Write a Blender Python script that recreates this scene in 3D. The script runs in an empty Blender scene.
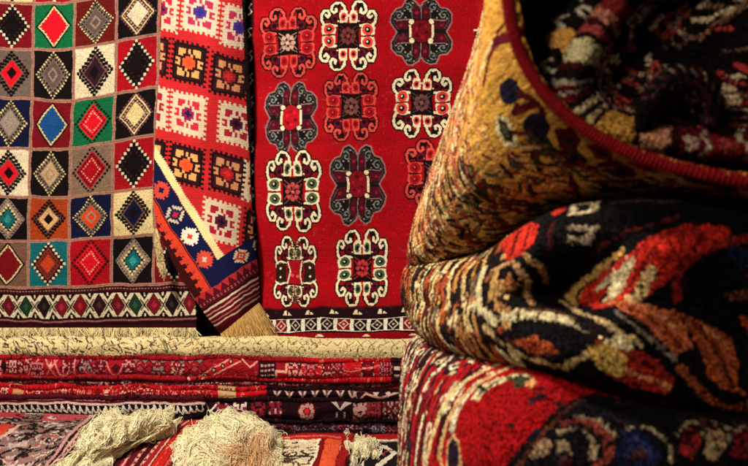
import bpy, math, numpy as np
rng = np.random.default_rng(7)
scene = bpy.context.scene
COL = scene.collection
# ------------------------------------------------------------------ camera, world, lamps, exposure
CAM_H = 0.56                 # lens height above the floor, metres
FPX = 1039.0                 # focal length in photo pixels (748 px wide frame)
cd = bpy.data.cameras.new('camera'); cam = bpy.data.objects.new('camera', cd); COL.objects.link(cam)
cam.location = (0, 0, CAM_H); cam.rotation_euler = (math.radians(90), 0, 0)
cd.sensor_width = 36.0; cd.lens = 36.0 * FPX / 748.0
cd.clip_start = 0.05; cd.clip_end = 50
cd.dof.use_dof = True; cd.dof.focus_distance = 2.45; cd.dof.aperture_fstop = 8.5
scene.camera = cam
w = bpy.data.worlds.new('World'); scene.world = w; w.use_nodes = True
bg = w.node_tree.nodes['Background']; bg.inputs[0].default_value = (1.0, 0.80, 0.62, 1); bg.inputs[1].default_value = 0.085
def lamp(name, loc, target, power, size, color):
    l = bpy.data.lights.new(name, 'AREA'); l.energy = power; l.shape = 'DISK'; l.size = size; l.color = color
    o = bpy.data.objects.new(name, l); COL.objects.link(o); o.location = loc
    from mathutils import Vector
    o.rotation_euler = (Vector(target) - Vector(loc)).to_track_quat('-Z', 'Y').to_euler()
    return o
lamp('shop_lamp', (-0.95, 1.40, 1.78), (0.0, 2.75, 0.45), 66, 0.35, (1.0, 0.89, 0.74))
lamp('fill_lamp', (-0.52, 0.0, 1.16), (0.32, 1.05, 0.50), 9.0, 0.2, (1.0, 0.86, 0.66))  # added fill from near the camera, brightens the near carpet folds
scene.view_settings.view_transform = 'Standard'; scene.view_settings.look = 'None'
scene.view_settings.exposure = 0.0; scene.view_settings.gamma = 1.0
# ------------------------------------------------------------------ helpers: shape
def P(px, py, d):            # a point at distance d seen at photo pixel px, py
    return np.array([(px - 374.0) / FPX * d, d, CAM_H - (py - 233.0) / FPX * d])
def G(px, py, z=0.01):       # a point at height z
    d = (CAM_H - z) / (py - 233.0) * FPX
    return P(px, py, d)
def cr(A, n):                # Catmull-Rom along axis 0, n samples
    A = np.asarray(A, float); m = len(A)
    E = np.concatenate([[2 * A[0] - A[1]], A, [2 * A[-1] - A[-2]]])
    s = np.linspace(0, m - 1 - 1e-6, n); i = s.astype(int); t = (s - i).reshape((-1,) + (1,) * (A.ndim - 1))
    p0, p1, p2, p3 = E[i], E[i + 1], E[i + 2], E[i + 3]
    return 0.5 * (2 * p1 + (p2 - p0) * t + (2 * p0 - 5 * p1 + 4 * p2 - p3) * t**2 + (3 * p1 - p0 - 3 * p2 + p3) * t**3)
def loft(ctrl, nv, nu):      # ctrl rows x cols x 3 (world) -> nv x nu x 3
    A = cr(np.asarray(ctrl, float), nv)
    return np.swapaxes(cr(np.swapaxes(A, 0, 1), nu), 0, 1)
def world(rows):             # rows of (px, py, d)
    return np.array([[P(*p) for p in r] for r in rows])
def normals(S):
    a = np.gradient(S, axis=0); b = np.gradient(S, axis=1)
    n = np.cross(b, a); return n / (np.linalg.norm(n, axis=2, keepdims=True) + 1e-12)
def vnoise(h, w_, fy, fx, r=rng):   # smooth value noise -1..1
    gy, gx = int(fy) + 3, int(fx) + 3
    g = r.uniform(-1, 1, (gy, gx))
    y = np.linspace(0, fy, h); x = np.linspace(0, fx, w_)
    iy, ix = y.astype(int), x.astype(int); ty, tx = y - iy, x - ix
    ty = (ty * ty * (3 - 2 * ty))[:, None]; tx = (tx * tx * (3 - 2 * tx))[None, :]
    a = g[np.ix_(iy, ix)]; b = g[np.ix_(iy, ix + 1)]; c = g[np.ix_(iy + 1, ix)]; d = g[np.ix_(iy + 1, ix + 1)]
    return (a * (1 - tx) + b * tx) * (1 - ty) + (c * (1 - tx) + d * tx) * ty
def lin(c):                  # '#rrggbb' -> linear rgb
    if not isinstance(c, str): return np.asarray(c, float)
    v = np.array([int(c[i:i + 2], 16) for i in (1, 3, 5)]) / 255.0
    return np.where(v <= 0.04045, v / 12.92, ((v + 0.055) / 1.055) ** 2.4)
# ------------------------------------------------------------------ helpers: materials
_mats = {}
def wool(name='wool', rough=0.95, bump=0.5, scale=700, sheen=0.0):
    if name in _mats: return _mats[name]
    m = bpy.data.materials.new(name); m.use_nodes = True; nt = m.node_tree; N = nt.nodes; L = nt.links
    b = N['Principled BSDF']; b.inputs['Roughness'].default_value = rough
    b.inputs['Specular IOR Level'].default_value = 0.12
    if sheen: b.inputs['Sheen Weight'].default_value = sheen
    at = N.new('ShaderNodeAttribute'); at.attribute_name = 'col'
    tc = N.new('ShaderNodeTexCoord'); no = N.new('ShaderNodeTexNoise'); no.inputs['Scale'].default_value = scale; no.inputs['Detail'].default_value = 3
    L.new(tc.outputs['Object'], no.inputs['Vector'])
    mr = N.new('ShaderNodeMapRange'); mr.inputs[1].default_value = 0.25; mr.inputs[2].default_value = 0.75; mr.inputs[3].default_value = 0.72; mr.inputs[4].default_value = 1.2
    L.new(no.outputs['Fac'], mr.inputs[0])
    mx = N.new('ShaderNodeVectorMath'); mx.operation = 'SCALE'
    L.new(at.outputs['Color'], mx.inputs[0]); L.new(mr.outputs[0], mx.inputs['Scale']); L.new(mx.outputs[0], b.inputs['Base Color'])
    bp = N.new('ShaderNodeBump'); bp.inputs['Strength'].default_value = bump; bp.inputs['Distance'].default_value = 0.002
    L.new(no.outputs['Fac'], bp.inputs['Height']); L.new(bp.outputs[0], b.inputs['Normal'])
    _mats[name] = m; return m
def plain(name, color, rough=0.9, scale=60, amt=0.4):
    if name in _mats: return _mats[name]
    m = bpy.data.materials.new(name); m.use_nodes = True; nt = m.node_tree; N = nt.nodes; L = nt.links
    b = N['Principled BSDF']; b.inputs['Roughness'].default_value = rough; c = lin(color)
    tc = N.new('ShaderNodeTexCoord'); no = N.new('ShaderNodeTexNoise'); no.inputs['Scale'].default_value = scale; no.inputs['Detail'].default_value = 6
    L.new(tc.outputs['Object'], no.inputs['Vector'])
    r = N.new('ShaderNodeValToRGB'); r.color_ramp.elements[0].color = (*(c * (1 - amt)), 1); r.color_ramp.elements[1].color = (*(c * (1 + amt)), 1)
    L.new(no.outputs['Fac'], r.inputs[0]); L.new(r.outputs[0], b.inputs['Base Color'])
    bp = N.new('ShaderNodeBump'); bp.inputs['Strength'].default_value = 0.3; L.new(no.outputs['Fac'], bp.inputs['Height']); L.new(bp.outputs[0], b.inputs['Normal'])
    _mats[name] = m; return m
# ------------------------------------------------------------------ helpers: objects
def mesh_obj(name, V, F, C=None, mat=None, parent=None, smooth=True):
    V = np.ascontiguousarray(V, np.float32); F = np.ascontiguousarray(F, np.int32)
    me = bpy.data.meshes.new(name); k = F.shape[1]
    me.vertices.add(len(V)); me.vertices.foreach_set('co', V.ravel())
    me.loops.add(F.size); me.loops.foreach_set('vertex_index', F.ravel())
    me.polygons.add(len(F)); me.polygons.foreach_set('loop_start', np.arange(0, F.size, k, dtype=np.int32))
    me.update(calc_edges=True); me.validate()
    if smooth: me.polygons.foreach_set('use_smooth', np.ones(len(me.polygons), bool))
    if C is not None:
        a = me.attributes.new('col', 'FLOAT_COLOR', 'POINT')
        a.data.foreach_set('color', np.concatenate([C, np.ones((len(C), 1))], 1).astype(np.float32).ravel())
    if mat: me.materials.append(mat)
    o = bpy.data.objects.new(name, me); COL.objects.link(o)
    if parent is not None:
        o.parent = parent; o.matrix_parent_inverse = parent.matrix_basis.inverted()
    return o
def sheet(name, S, C, mat=None, parent=None, thick=0.006, off=-1.0):
    h, w_ = S.shape[:2]
    i = np.arange(h * w_).reshape(h, w_)
    F = np.stack([i[:-1, :-1], i[1:, :-1], i[1:, 1:], i[:-1, 1:]], -1).reshape(-1, 4)
    o = mesh_obj(name, S.reshape(-1, 3), F, np.clip(C.reshape(-1, 3), 0, 1), mat or wool(), parent)
    if thick:
        md = o.modifiers.new('thickness', 'SOLIDIFY'); md.thickness = thick; md.offset = off; md.use_even_offset = False
    return o
def tubes(name, paths, radii, colors, mat=None, parent=None, sides=4):
    """paths: n x k x 3, radii n x k, colors n x 3 -> ONE mesh"""
    n, k = paths.shape[:2]
    t = np.gradient(paths, axis=1); t /= np.linalg.norm(t, axis=2, keepdims=True) + 1e-9
    up = np.array([0.31, 0.52, 0.79]); a = np.cross(t, up); a /= np.linalg.norm(a, axis=2, keepdims=True) + 1e-9
    b = np.cross(t, a); th = np.linspace(0, 2 * np.pi, sides, endpoint=False)
    V = paths[:, :, None] + radii[:, :, None, None] * (a[:, :, None] * np.cos(th)[None, None, :, None] + b[:, :, None] * np.sin(th)[None, None, :, None])
    idx = np.arange(n * k * sides).reshape(n, k, sides); nx = np.roll(idx, -1, 2)
    F = np.stack([idx[:, :-1], nx[:, :-1], nx[:, 1:], idx[:, 1:]], -1).reshape(-1, 4)
    C = np.repeat(colors, k * sides, 0)
    return mesh_obj(name, V.reshape(-1, 3), F, C, mat or wool('yarn', bump=0.2), parent)
def tag(o, label, cat, group=None, kind=None):
    if label: o['label'] = label
    if cat: o['category'] = cat
    if group: o['group'] = group
    if kind: o['kind'] = kind
    return o
def thing(name, loc, label, cat, group=None):
    o = bpy.data.objects.new(name, None); COL.objects.link(o); o.location = tuple(loc); o.empty_display_size = 0.05
    bpy.context.view_layer.update()
    return tag(o, label, cat, group)
# ------------------------------------------------------------------ helpers: drawing rug designs knot by knot
class Ras:
    def __init__(s, x0, y0, x1, y1, k, bgc):
        s.x0, s.y0, s.k = x0, y0, k; s.w = int(round((x1 - x0) * k)); s.h = int(round((y1 - y0) * k)); s.x1, s.y1 = x1, y1
        s.a = np.empty((s.h, s.w, 3)); s.a[:] = lin(bgc)
        s.X, s.Y = np.meshgrid(x0 + (np.arange(s.w) + .5) / k, y0 + (np.arange(s.h) + .5) / k)
    def box(s, xa, ya, xb, yb):
        f = lambda v, o, n: int(min(max((v - o) * s.k, 0), n))
        return slice(f(ya, s.y0, s.h), max(f(yb, s.y0, s.h) + 1, 0)), slice(f(xa, s.x0, s.w), f(xb, s.x0, s.w) + 1)
    def put(s, sl, m, c): s.a[sl][m] = lin(c)
    def rect(s, xa, ya, xb, yb, c):
        sl = s.box(xa, ya, xb, yb); X, Y = s.X[sl], s.Y[sl]; s.put(sl, (X >= xa) & (X <= xb) & (Y >= ya) & (Y <= yb), c)
    def disc(s, x, y, rx, c, ry=None):
        ry = ry or rx; sl = s.box(x - rx, y - ry, x + rx, y + ry); X, Y = s.X[sl], s.Y[sl]; s.put(sl, ((X - x) / rx) ** 2 + ((Y - y) / ry) ** 2 <= 1, c)
    def dia(s, x, y, rx, ry, c):
        sl = s.box(x - rx, y - ry, x + rx, y + ry); X, Y = s.X[sl], s.Y[sl]; s.put(sl, abs(X - x) / rx + abs(Y - y) / ry <= 1, c)
    def poly(s, pts, c):
        p = np.asarray(pts, float); sl = s.box(p[:, 0].min(), p[:, 1].min(), p[:, 0].max(), p[:, 1].max()); X, Y = s.X[sl], s.Y[sl]
        m = np.zeros(X.shape, bool); q = np.roll(p, -1, 0)
        for (ax, ay), (bx, by) in zip(p, q):
            if ay == by: continue
            m ^= ((ay > Y) != (by > Y)) & (X < (bx - ax) * (Y - ay) / (by - ay) + ax)
        s.put(sl, m, c)
    def stroke(s, pts, wd, c):
        p = np.asarray(pts, float); h = wd / 2; sl = s.box(p[:, 0].min() - h, p[:, 1].min() - h, p[:, 0].max() + h, p[:, 1].max() + h); X, Y = s.X[sl], s.Y[sl]
        m = np.zeros(X.shape, bool)
        for a, b in zip(p[:-1], p[1:]):
            d = b - a; t = np.clip(((X - a[0]) * d[0] + (Y - a[1]) * d[1]) / (d @ d + 1e-9), 0, 1)
            m |= (X - a[0] - t * d[0]) ** 2 + (Y - a[1] - t * d[1]) ** 2 <= h * h
        s.put(sl, m, c)
    def sprite(s, rows, pal, cx, cy, ax, bx):
        """pixel art; ax, bx: image vectors of one full sprite width / height"""
        n, m = len(rows), len(rows[0]); A = np.array([ax, bx], float).T; inv = np.linalg.inv(A)
        ex = abs(ax[0]) / 2 + abs(bx[0]) / 2; ey = abs(ax[1]) / 2 + abs(bx[1]) / 2
        sl = s.box(cx - ex, cy - ey, cx + ex, cy + ey); X, Y = s.X[sl] - cx, s.Y[sl] - cy
        U = inv[0, 0] * X + inv[0, 1] * Y + .5; V = inv[1, 0] * X + inv[1, 1] * Y + .5
        ok = (U >= 0) & (U < 1) & (V >= 0) & (V < 1)
        ch = np.array([list(r) for r in rows]); iu = np.clip((U * m).astype(int), 0, m - 1); iv = np.clip((V * n).astype(int), 0, n - 1); g = ch[iv, iu]
        for k_, c in pal.items():
            if c: s.put(sl, ok & (g == k_), c)
    def get(s, x, y):
        return s.a[np.clip(((y - s.y0) * s.k).astype(int), 0, s.h - 1), np.clip(((x - s.x0) * s.k).astype(int), 0, s.w - 1)]
def fit(r, nv, nu, wob=0.0, f=10):
    """resample a raster to the knots of a sheet, with a small hand-woven wobble"""
    v, u = np.meshgrid(np.linspace(0, 1, nv), np.linspace(0, 1, nu), indexing='ij')
    x = r.x0 + u * (r.x1 - r.x0) + wob * (vnoise(nv, nu, f, f) + .5 * vnoise(nv, nu, f * 4, f * 4)); y = r.y0 + v * (r.y1 - r.y0) + wob * (vnoise(nv, nu, f, f) + .5 * vnoise(nv, nu, f * 4, f * 4))
    return r.get(x, y)
def aged(C, knot=0.16, abr=0.12, fa=7):
    """knot-to-knot and dye-lot variation of the wool"""
    h, w_ = C.shape[:2]
    g = 1 + knot * rng.standard_normal((h, w_)) + abr * vnoise(h, w_, fa * 3, fa) + .5 * abr * vnoise(h, w_, fa * 9, fa * 5)
    row = 1 + 0.05 * rng.standard_normal((h, 1))
    return np.clip(C * (g * row)[..., None], 0.0015, .95)
def pile(S, amp=0.0006, low=0.0, fl=6, rows=0.0, per=3):
    n = normals(S); h, w_ = S.shape[:2]
    d = amp * rng.standard_normal((h, w_)) + low * vnoise(h, w_, fl, fl)
    if rows: d = d + rows * np.sin(np.arange(h) * 2 * np.pi / per)[:, None]
    return S + n * d[..., None]
def glyph(n, r, p=.5):       # a random mirrored knotted motif
    g = r.random((n, n)) < p; g = g | g[:, ::-1]
    if r.random() < .6: g = g | g[::-1]
    g[n // 2] |= r.random(n) < .3; return g
def motif(R, x, y, wx, wy, cols, r, n=7):
    g = glyph(n, r, .33); k = glyph(n, r, .22)
    rows = [''.join('b' if k[i, j] else ('a' if g[i, j] else '.') for j in range(n)) for i in range(n)]
    R.sprite(rows, {'a': cols[0], 'b': cols[1]}, x, y, (wx, 0), (0, wy))
# ------------------------------------------------------------------ the setting
def box(name, lo, hi, mat, parent=None):
    lo = np.array(lo); hi = np.array(hi)
    V = np.array([[(lo, hi)[i][0], (lo, hi)[j][1], (lo, hi)[k][2]] for i in (0, 1) for j in (0, 1) for k in (0, 1)])
    F = np.array([[0, 1, 3, 2], [4, 6, 7, 5], [0, 4, 5, 1], [2, 3, 7, 6], [0, 2, 6, 4], [1, 5, 7, 3]])
    return mesh_obj(name, V, F, None, mat, parent, False)
fl = box('floor', (-4, -1, -0.05), (4, 3.2, 0.0), plain('floor_boards', '#3a2a20', .8)); fl['kind'] = 'structure'
wl = box('wall', (-4, 3.2, -0.05), (4, 3.35, 2.6), plain('wall_plaster', '#2a1c14', .9))
tag(wl, 'dark brown plaster wall behind the hanging carpets', 'wall')
rl = tubes('hanging_rail', np.array([[[x, 3.08, 1.40] for x in np.linspace(-1.5, 0.75, 8)]]), np.full((1, 8), .012), lin('#3b2414')[None], plain('rail_wood', '#3b2414', .6), None, 10)
tag(rl, 'dark wooden rail the three carpets hang from, above the frame', 'rail')

def hung(rows5):             # rows of (px, py, d, rx, ry)
    return np.array([[np.concatenate([P(*p[:3]), p[3:]]) for p in r] for r in rows5], float)
# ------------------------------------------------------------------ chequered carpet
def checks_raster():
    R = Ras(-10, -250, 212, 322, 4, '#12080a')
    wine, red, blk, grey, wht, grn, navy, teal, rust, pink, crm = '#6e0a16', '#9c0a18', '#0e0709', '#64544c', '#d2c3a4', '#0d6038', '#0c1030', '#0f5e66', '#9c3a16', '#9c7464', '#d0bd88'
    blue, orng, bri = '#154a86', '#c4401a', '#cf0f22'
    def gem(x, y, L):
        for l in L:
            s, c = l[0], l[1]; rx, ry = 16.5 * s, 20.5 * s
            if len(l) == 2: R.dia(x, y, rx, ry, c)
            else:
                n = l[2]; z = l[3]
                for sx in (-1, 1):
                    for sy in (-1, 1):
                        for i in range(n):
                            t = (i + .0) / n; R.rect(x + sx * rx * (1 - t) - z, y + sy * ry * t - z, x + sx * rx * (1 - t) + z, y + sy * ry * t + z, c)
                R.rect(x - z, y - ry - z, x + z, y - ry + z, c); R.rect(x - z, y + ry - z, x + z, y + ry + z, c)
    A = lambda: None
    K = {
     'dots_dark':  lambda bg, f: [(1.1, blk), (1.0, wht, 6, 1.15), (.62, blk), (.66, '#3a1a20', 4, .8), (.4, f)],
     'line':       lambda bg, f: [(1.1, blk), (.98, crm), (.85, f), (.85, blk, 6, .6), (.5, f)],
     'grey':       lambda bg, f: [(1.08, blk), (1.0, crm, 9, .8), (.9, '#6c5c54'), (.78, blk, 6, .9), (.62, f), (.34, '#8d7a6c'), (.22, f)],
     'serr':       lambda bg, f: [(1.0, blk, 7, 1.5), (.86, '#6a4a40'), (.8, blk, 6, 1.3), (.62, f), (.3, blk)],
     'cream':      lambda bg, f: [(1.06, '#6b3b48', 8, 1.0), (.98, crm), (.88, blk), (.74, '#b08474', 6, 1.0), (.62, f)],
     'burst':      lambda bg, f: [(1.05, blk, 8, 1.2), (.88, f), (.7, blk, 6, .9), (.66, f), (.52, '#d8a08a', 5, .7), (.42, f)],
     'wide':       lambda bg, f: [(1.08, '#8a7468'), (.98, blk, 8, .7), (.82, '#8a7468'), (.72, blk), (.66, crm, 5, 1.1), (.5, f)],
    }
    rows = [
     [(wine, 'dots_dark', blk), (grn, 'line', bri), ('#5e1210', 'grey', '#5a4a44'), (blk, 'cream', wht), (red, 'line', blk)],
     [(grey, 'serr', bri), (blk, 'grey', '#5c4a46'), (wht, 'serr', '#2a1420'), (red, 'dots_dark', blk), (blk, 'wide', teal)],
     [(navy, 'grey', '#8d8078'), (wine, 'line', blue), (grn, 'burst', bri), (blk, 'cream', crm), (grn, 'line', red)],
     [(wht, 'serr', bri), (blk, 'grey', '#b09068'), ('#7a6250', 'burst', red), ('#960c16', 'dots_dark', blk), (crm, 'serr', navy)],
     [(blk, 'wide', teal), (rust, 'serr', '#c99a68'), (navy, 'grey', orng), (crm, 'serr', navy), (red, 'burst', bri)],
     [('#6a4c3c', 'line', wine), (teal, 'dots_dark', rust), (red, 'burst', bri), (blk, 'wide', teal), (wine, 'dots_dark', navy)],
    ]
    ext = [rows[3], rows[5], rows[1], rows[4], rows[2]]
    allr = [(j, r) for j, r in enumerate(rows)] + [(-1 - j, r[::-1]) for j, r in enumerate(ext)]
    for j, r in allr:
        for i, (bgc, k, f) in enumerate(r):
            x, y = i * 42, j * 46; R.rect(x, y, x + 42, y + 46, bgc)
            for _ in range(14):          # a few off-colour knots
                a, b = rng.uniform(2, 40), rng.uniform(2, 44); R.rect(x + a, y + b, x + a + rng.uniform(1, 6), y + b + .5, lin(bgc) * rng.uniform(.6, 1.5))
            gem(x + 21, y + 23, K[k](bgc, f))
            if k == 'wide' and f == teal: gem(x + 21, y + 23, [(.25, '#2f8a86')])
            if k == 'dots_dark' and f == rust: gem(x + 21, y + 23, [(.8, '#7c2412'), (.6, '#1c2a30', 5, 1.0), (.45, '#b23a1a')])
    for i in range(0, 6): R.rect(i * 42 - 1.5, -250, i * 42 + 1.5, 276, pink)
    for i in range(0, 6): R.rect(i * 42 - .3, -250, i * 42 + .3, 276, '#7c4038')
    for j in range(-6, 7): R.rect(-10, j * 46 - 1.5, 212, j * 46 + 1.5, pink); R.rect(-10, j * 46 - .3, 212, j * 46 + .3, '#7c4038')
    # end border
    R.rect(-10, 277.5, 212, 283, '#3a0812'); R.rect(-10, 279.5, 212, 280.6, '#9a7468')
    for x in np.arange(-10, 212, 3): R.rect(x, 279.2, x + 1.3, 281, '#1a0a0c')
    R.rect(-10, 283, 212, 310, wht); R.rect(-10, 283, 212, 284.2, blk); R.rect(-10, 308.8, 212, 310, blk)
    dc = ['#6a0f1c', '#5c0d1a', '#17301f', '#1c0c12', '#741020', '#7a0d1e', '#2a0f14', '#5c0d1a', '#183022', '#741020', '#1c0c12', '#6a0f1c']
    for i in range(12):
        x = 4 + i * 18.2; y = 296.5
        for s in (-1, 1):
            R.poly([(x - 4.2, y + s * 12.5), (x + 4.2, y + s * 12.5), (x, y + s * 6)], blk) if False else None
            xx = x + 9.1
            R.poly([(xx - 4.6, y + s * 12.4), (xx + 4.6, y + s * 12.4), (xx, y + s * 5.0)], blk)
            R.rect(xx - .8, min(y + s * 9, y + s * 12.4), xx + .8, max(y + s * 9, y + s * 12.4), wht)
            R.stroke([(xx, y), (xx + 3.6, y + s * 5.6)], 1.3, blk); R.stroke([(xx, y), (xx - 3.6, y + s * 5.6)], 1.3, blk)
        R.dia(x, y, 7.6, 12.4, blk); R.dia(x, y, 6.6, 10.8, dc[i]); R.dia(x, y, 2.6, 4.4, lin(dc[i]) * 1.9 + .01)
    R.rect(-10, 310, 212, 322, '#360a14'); R.rect(-10, 311.6, 212, 313.2, '#8a5a58'); R.rect(-10, 314, 212, 317, '#240610')
    return R
def build_checks():
    xs = [-11, 32, 72.5, 115, 157, 199]
    Y = [(-250, [-252, -252, -252, -261, -270, -275]), (-138, [-140, -138, -138, -147, -153, -156]), (-46, [-44, -43, -43, -52, -60, -64]), (0, [2, 3, 2, -6, -13, -18]), (46, [48, 49.5, 48.5, 41, 34, 30]), (92, [97, 99, 100.5, 94, 87, 83]), (138, [147, 149, 149, 141.5, 135, 131]), (184, [195, 197, 197, 192, 187, 184]),
         (230, [241, 241.5, 240, 238, 235, 233]), (276, [287, 287.5, 287, 285, 284, 283]), (322, [329, 330, 331, 330, 329, 328])]
    dx = {-250: 4, -138: 4, -46: 3, 0: 2, 46: 1, 92: 0, 138: -2, 184: -3, 230: -3, 276: -4, 322: -2}
    rows = []
    for ry, ys in Y:
        r = [(-22, ys[0], 3.02, -10.5, ry)]
        for i, (x, y) in enumerate(zip(xs, ys)):
            d = 3.035 + 0.014 * math.sin(x * .045 + ry * .006) + (0.05 if ry < -200 else 0)
            r.append((x + dx[ry], y, d, i * 42, ry))
        rows.append(r)
    nv, nu = 1000, 480
    S = loft(hung(rows), nv, nu); R = checks_raster()
    w1 = .8 * vnoise(nv, nu, 40, 20); w2 = .8 * vnoise(nv, nu, 40, 20)
    C = aged(R.get(S[..., 3] + w1, S[..., 4] + w2), .24, .14)
    t = thing('hanging_carpet', (P(90, 328, 3.02)), 'chequered hanging carpet of coloured squares, each holding a diamond', 'carpet', 'carpets hanging on the wall')
    sheet('pile', pile(pile(S[..., :3], .0007, .007, 5), 0, .0012, 26), C, wool(), t)
    # loose warp fringe along the bottom edge
    n = 900; x = np.sort(rng.uniform(-20, 196, n)); k = 6; s = np.linspace(0, 1, k)
    L = rng.uniform(7, 18, n); lean = rng.normal(0, 4.5, n) + 1.2 * np.sin(x * .5)
    pts = np.array([[P(x[i] + lean[i] * s_ + rng.normal(0, .3), 328 + L[i] * s_, 3.012 - .02 * s_ ** .7 * (i % 3) / 2) for s_ in s] for i in range(n)])
    col = np.array([lin('#e4d09a') * rng.uniform(.4, 1.15) for _ in range(n)])
    tubes('fringe', pts, np.full((n, k), .0016), col, wool('yarn', bump=.2), t)
build_checks()

# ------------------------------------------------------------------ red carpet with medallions
def gul_light(R, cx, cy, rx, ry, main, sec, cen, blk='#140709', plum='#5e0820', short=False, q=None):
    def T(p, sx, sy): return [(cx + sx * x * rx, cy + sy * y * ry) for x, y in p]
    H1 = [(.12, .66), (.15, .86), (.27, .985), (.44, 1.0), (.57, .90), (.60, .76), (.52, .68), (.42, .72), (.43, .80)]
    H2 = [(.42, .30), (.66, .33), (.84, .28), (.94, .42), (.95, .60), (.86, .74), (.72, .74), (.66, .62), (.74, .54), (.80, .60)]
    wd = .088 * rx
    qs = [(sx, sy) for sx in (-1, 1) for sy in (-1, 1)]
    for a in qs:
        R.stroke(T(H1, *a), wd + 2.6, blk); R.stroke(T(H2, *a), wd + 2.6, blk)
        R.poly(T([(.1, .3), (.5, .3), (.7, .45), (.62, .62), (.45, .66), (.12, .7)], *a), blk)
        R.disc(*T([(.67, .17)], *a)[0], .24 * rx, blk)
    R.rect(cx - .36 * rx, cy - .36 * ry, cx + .36 * rx, cy + .36 * ry, blk)
    for a in qs:
        R.disc(*T([(.44, .84)], *a)[0], .15 * rx, blk); R.disc(*T([(.78, .58)], *a)[0], .17 * rx, blk)
        R.poly(T([(.36, .38), (.58, .40), (.64, .56), (.5, .64), (.36, .62)], *a), plum); R.disc(*T([(.48, .5)], *a)[0], .07 * rx, blk)
        R.stroke(T(H1, *a), wd, main); R.stroke(T(H2, *a), wd, main)
        R.poly(T([(.03, .39), (.31, .39), (.32, .66), (.25, .76), (.05, .74)], *a), main)
        R.poly(T([(.44, .03), (.58, .02), (.88, .03), (.93, .26), (.8, .33), (.50, .32), (.43, .2)], *a), main)
        x, y = T([(.66, .185)], *a)[0]; R.disc(x, y, .185 * rx, sec); R.disc(x, y, .095 * rx, blk if sec != '#a40d1c' else '#6a0612'); R.disc(x - .5, y - .5, .035 * rx, main)
        x, y = T([(.175, .56)], *a)[0]; R.disc(x, y, .105 * rx, sec, .12 * ry); R.disc(x, y, .055 * rx, blk if sec != '#a40d1c' else '#6a0612', .06 * ry)
        x, y = T([(.46, .93)], *a)[0]; R.disc(x, y, .045 * rx, blk); x, y = T([(.30, .94)], *a)[0]; R.disc(x, y, .04 * rx, blk)
        x, y = T([(.36, .44)], *a)[0]; R.disc(x, y, .03 * rx, main)
    R.stroke(T([(0, .62), (.1, .52)], 1, -1), .05 * rx, main); R.stroke(T([(0, .62), (.1, .52)], -1, -1), .05 * rx, main)
    # centre flower
    for i in range(8):
        an = i * math.pi / 4; R.disc(cx + .19 * rx * math.cos(an), cy + .19 * ry * math.sin(an), .075 * rx, cen)
    for i in range(4):
        an = i * math.pi / 2 + .4; R.disc(cx + .1 * rx * math.cos(an), cy + .1 * ry * math.sin(an), .05 * rx, lin(cen) * .55)
    R.disc(cx, cy, .06 * rx, lin(cen) * 1.4)
    for s in (-1, 1):
        R.stroke([(cx - .3 * rx, cy + s * .3 * ry), (cx, cy + s * .12 * ry), (cx + .3 * rx, cy + s * .3 * ry)], .7, lin(cen) * .7); R.stroke([(cx + s * .3 * rx, cy - .2 * ry), (cx + s * .14 * rx, cy), (cx + s * .3 * rx, cy + .2 * ry)], .7, lin(cen) * .7)
    if q:
        for s in (-1, 1): [R.rect(cx + i * .085 * rx - .035 * rx, cy + s * .66 * ry + j * .075 * ry - .03 * ry, cx + i * .085 * rx + .035 * rx, cy + s * .66 * ry + j * .075 * ry + .03 * ry, q if (i + j) % 2 else '#2a1a12') for i in range(-2, 3) for j in range(-3, 4)]
        for s in (-1, 1):
            R.poly([(cx + s * .4 * rx, cy - .3 * ry), (cx + s * .9 * rx, cy - .24 * ry), (cx + s * .9 * rx, cy + .24 * ry), (cx + s * .4 * rx, cy + .3 * ry)], '#2a160e')
            for dy in (-.13, .13): R.disc(cx + s * .68 * rx, cy + dy * ry, .05 * rx, main)
        R.rect(cx - .34 * rx, cy - .02 * ry, cx + .34 * rx, cy + .34 * ry, '#8a0614'); R.poly([(cx - .34 * rx, cy - .36 * ry), (cx + .34 * rx, cy - .36 * ry), (cx + .22 * rx, cy), (cx + .34 * rx, cy + .34 * ry), (cx - .34 * rx, cy + .34 * ry), (cx - .22 * rx, cy)], '#9c0a18')
        for s in (-1, 1): R.disc(cx + s * .12 * rx, cy + .1 * ry, .075 * rx, '#d05a50'); R.stroke([(cx + s * .32 * rx, cy - .34 * ry), (cx + s * .22 * rx, cy), (cx + s * .34 * rx, cy + .34 * ry)], 1.2, main)
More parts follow.
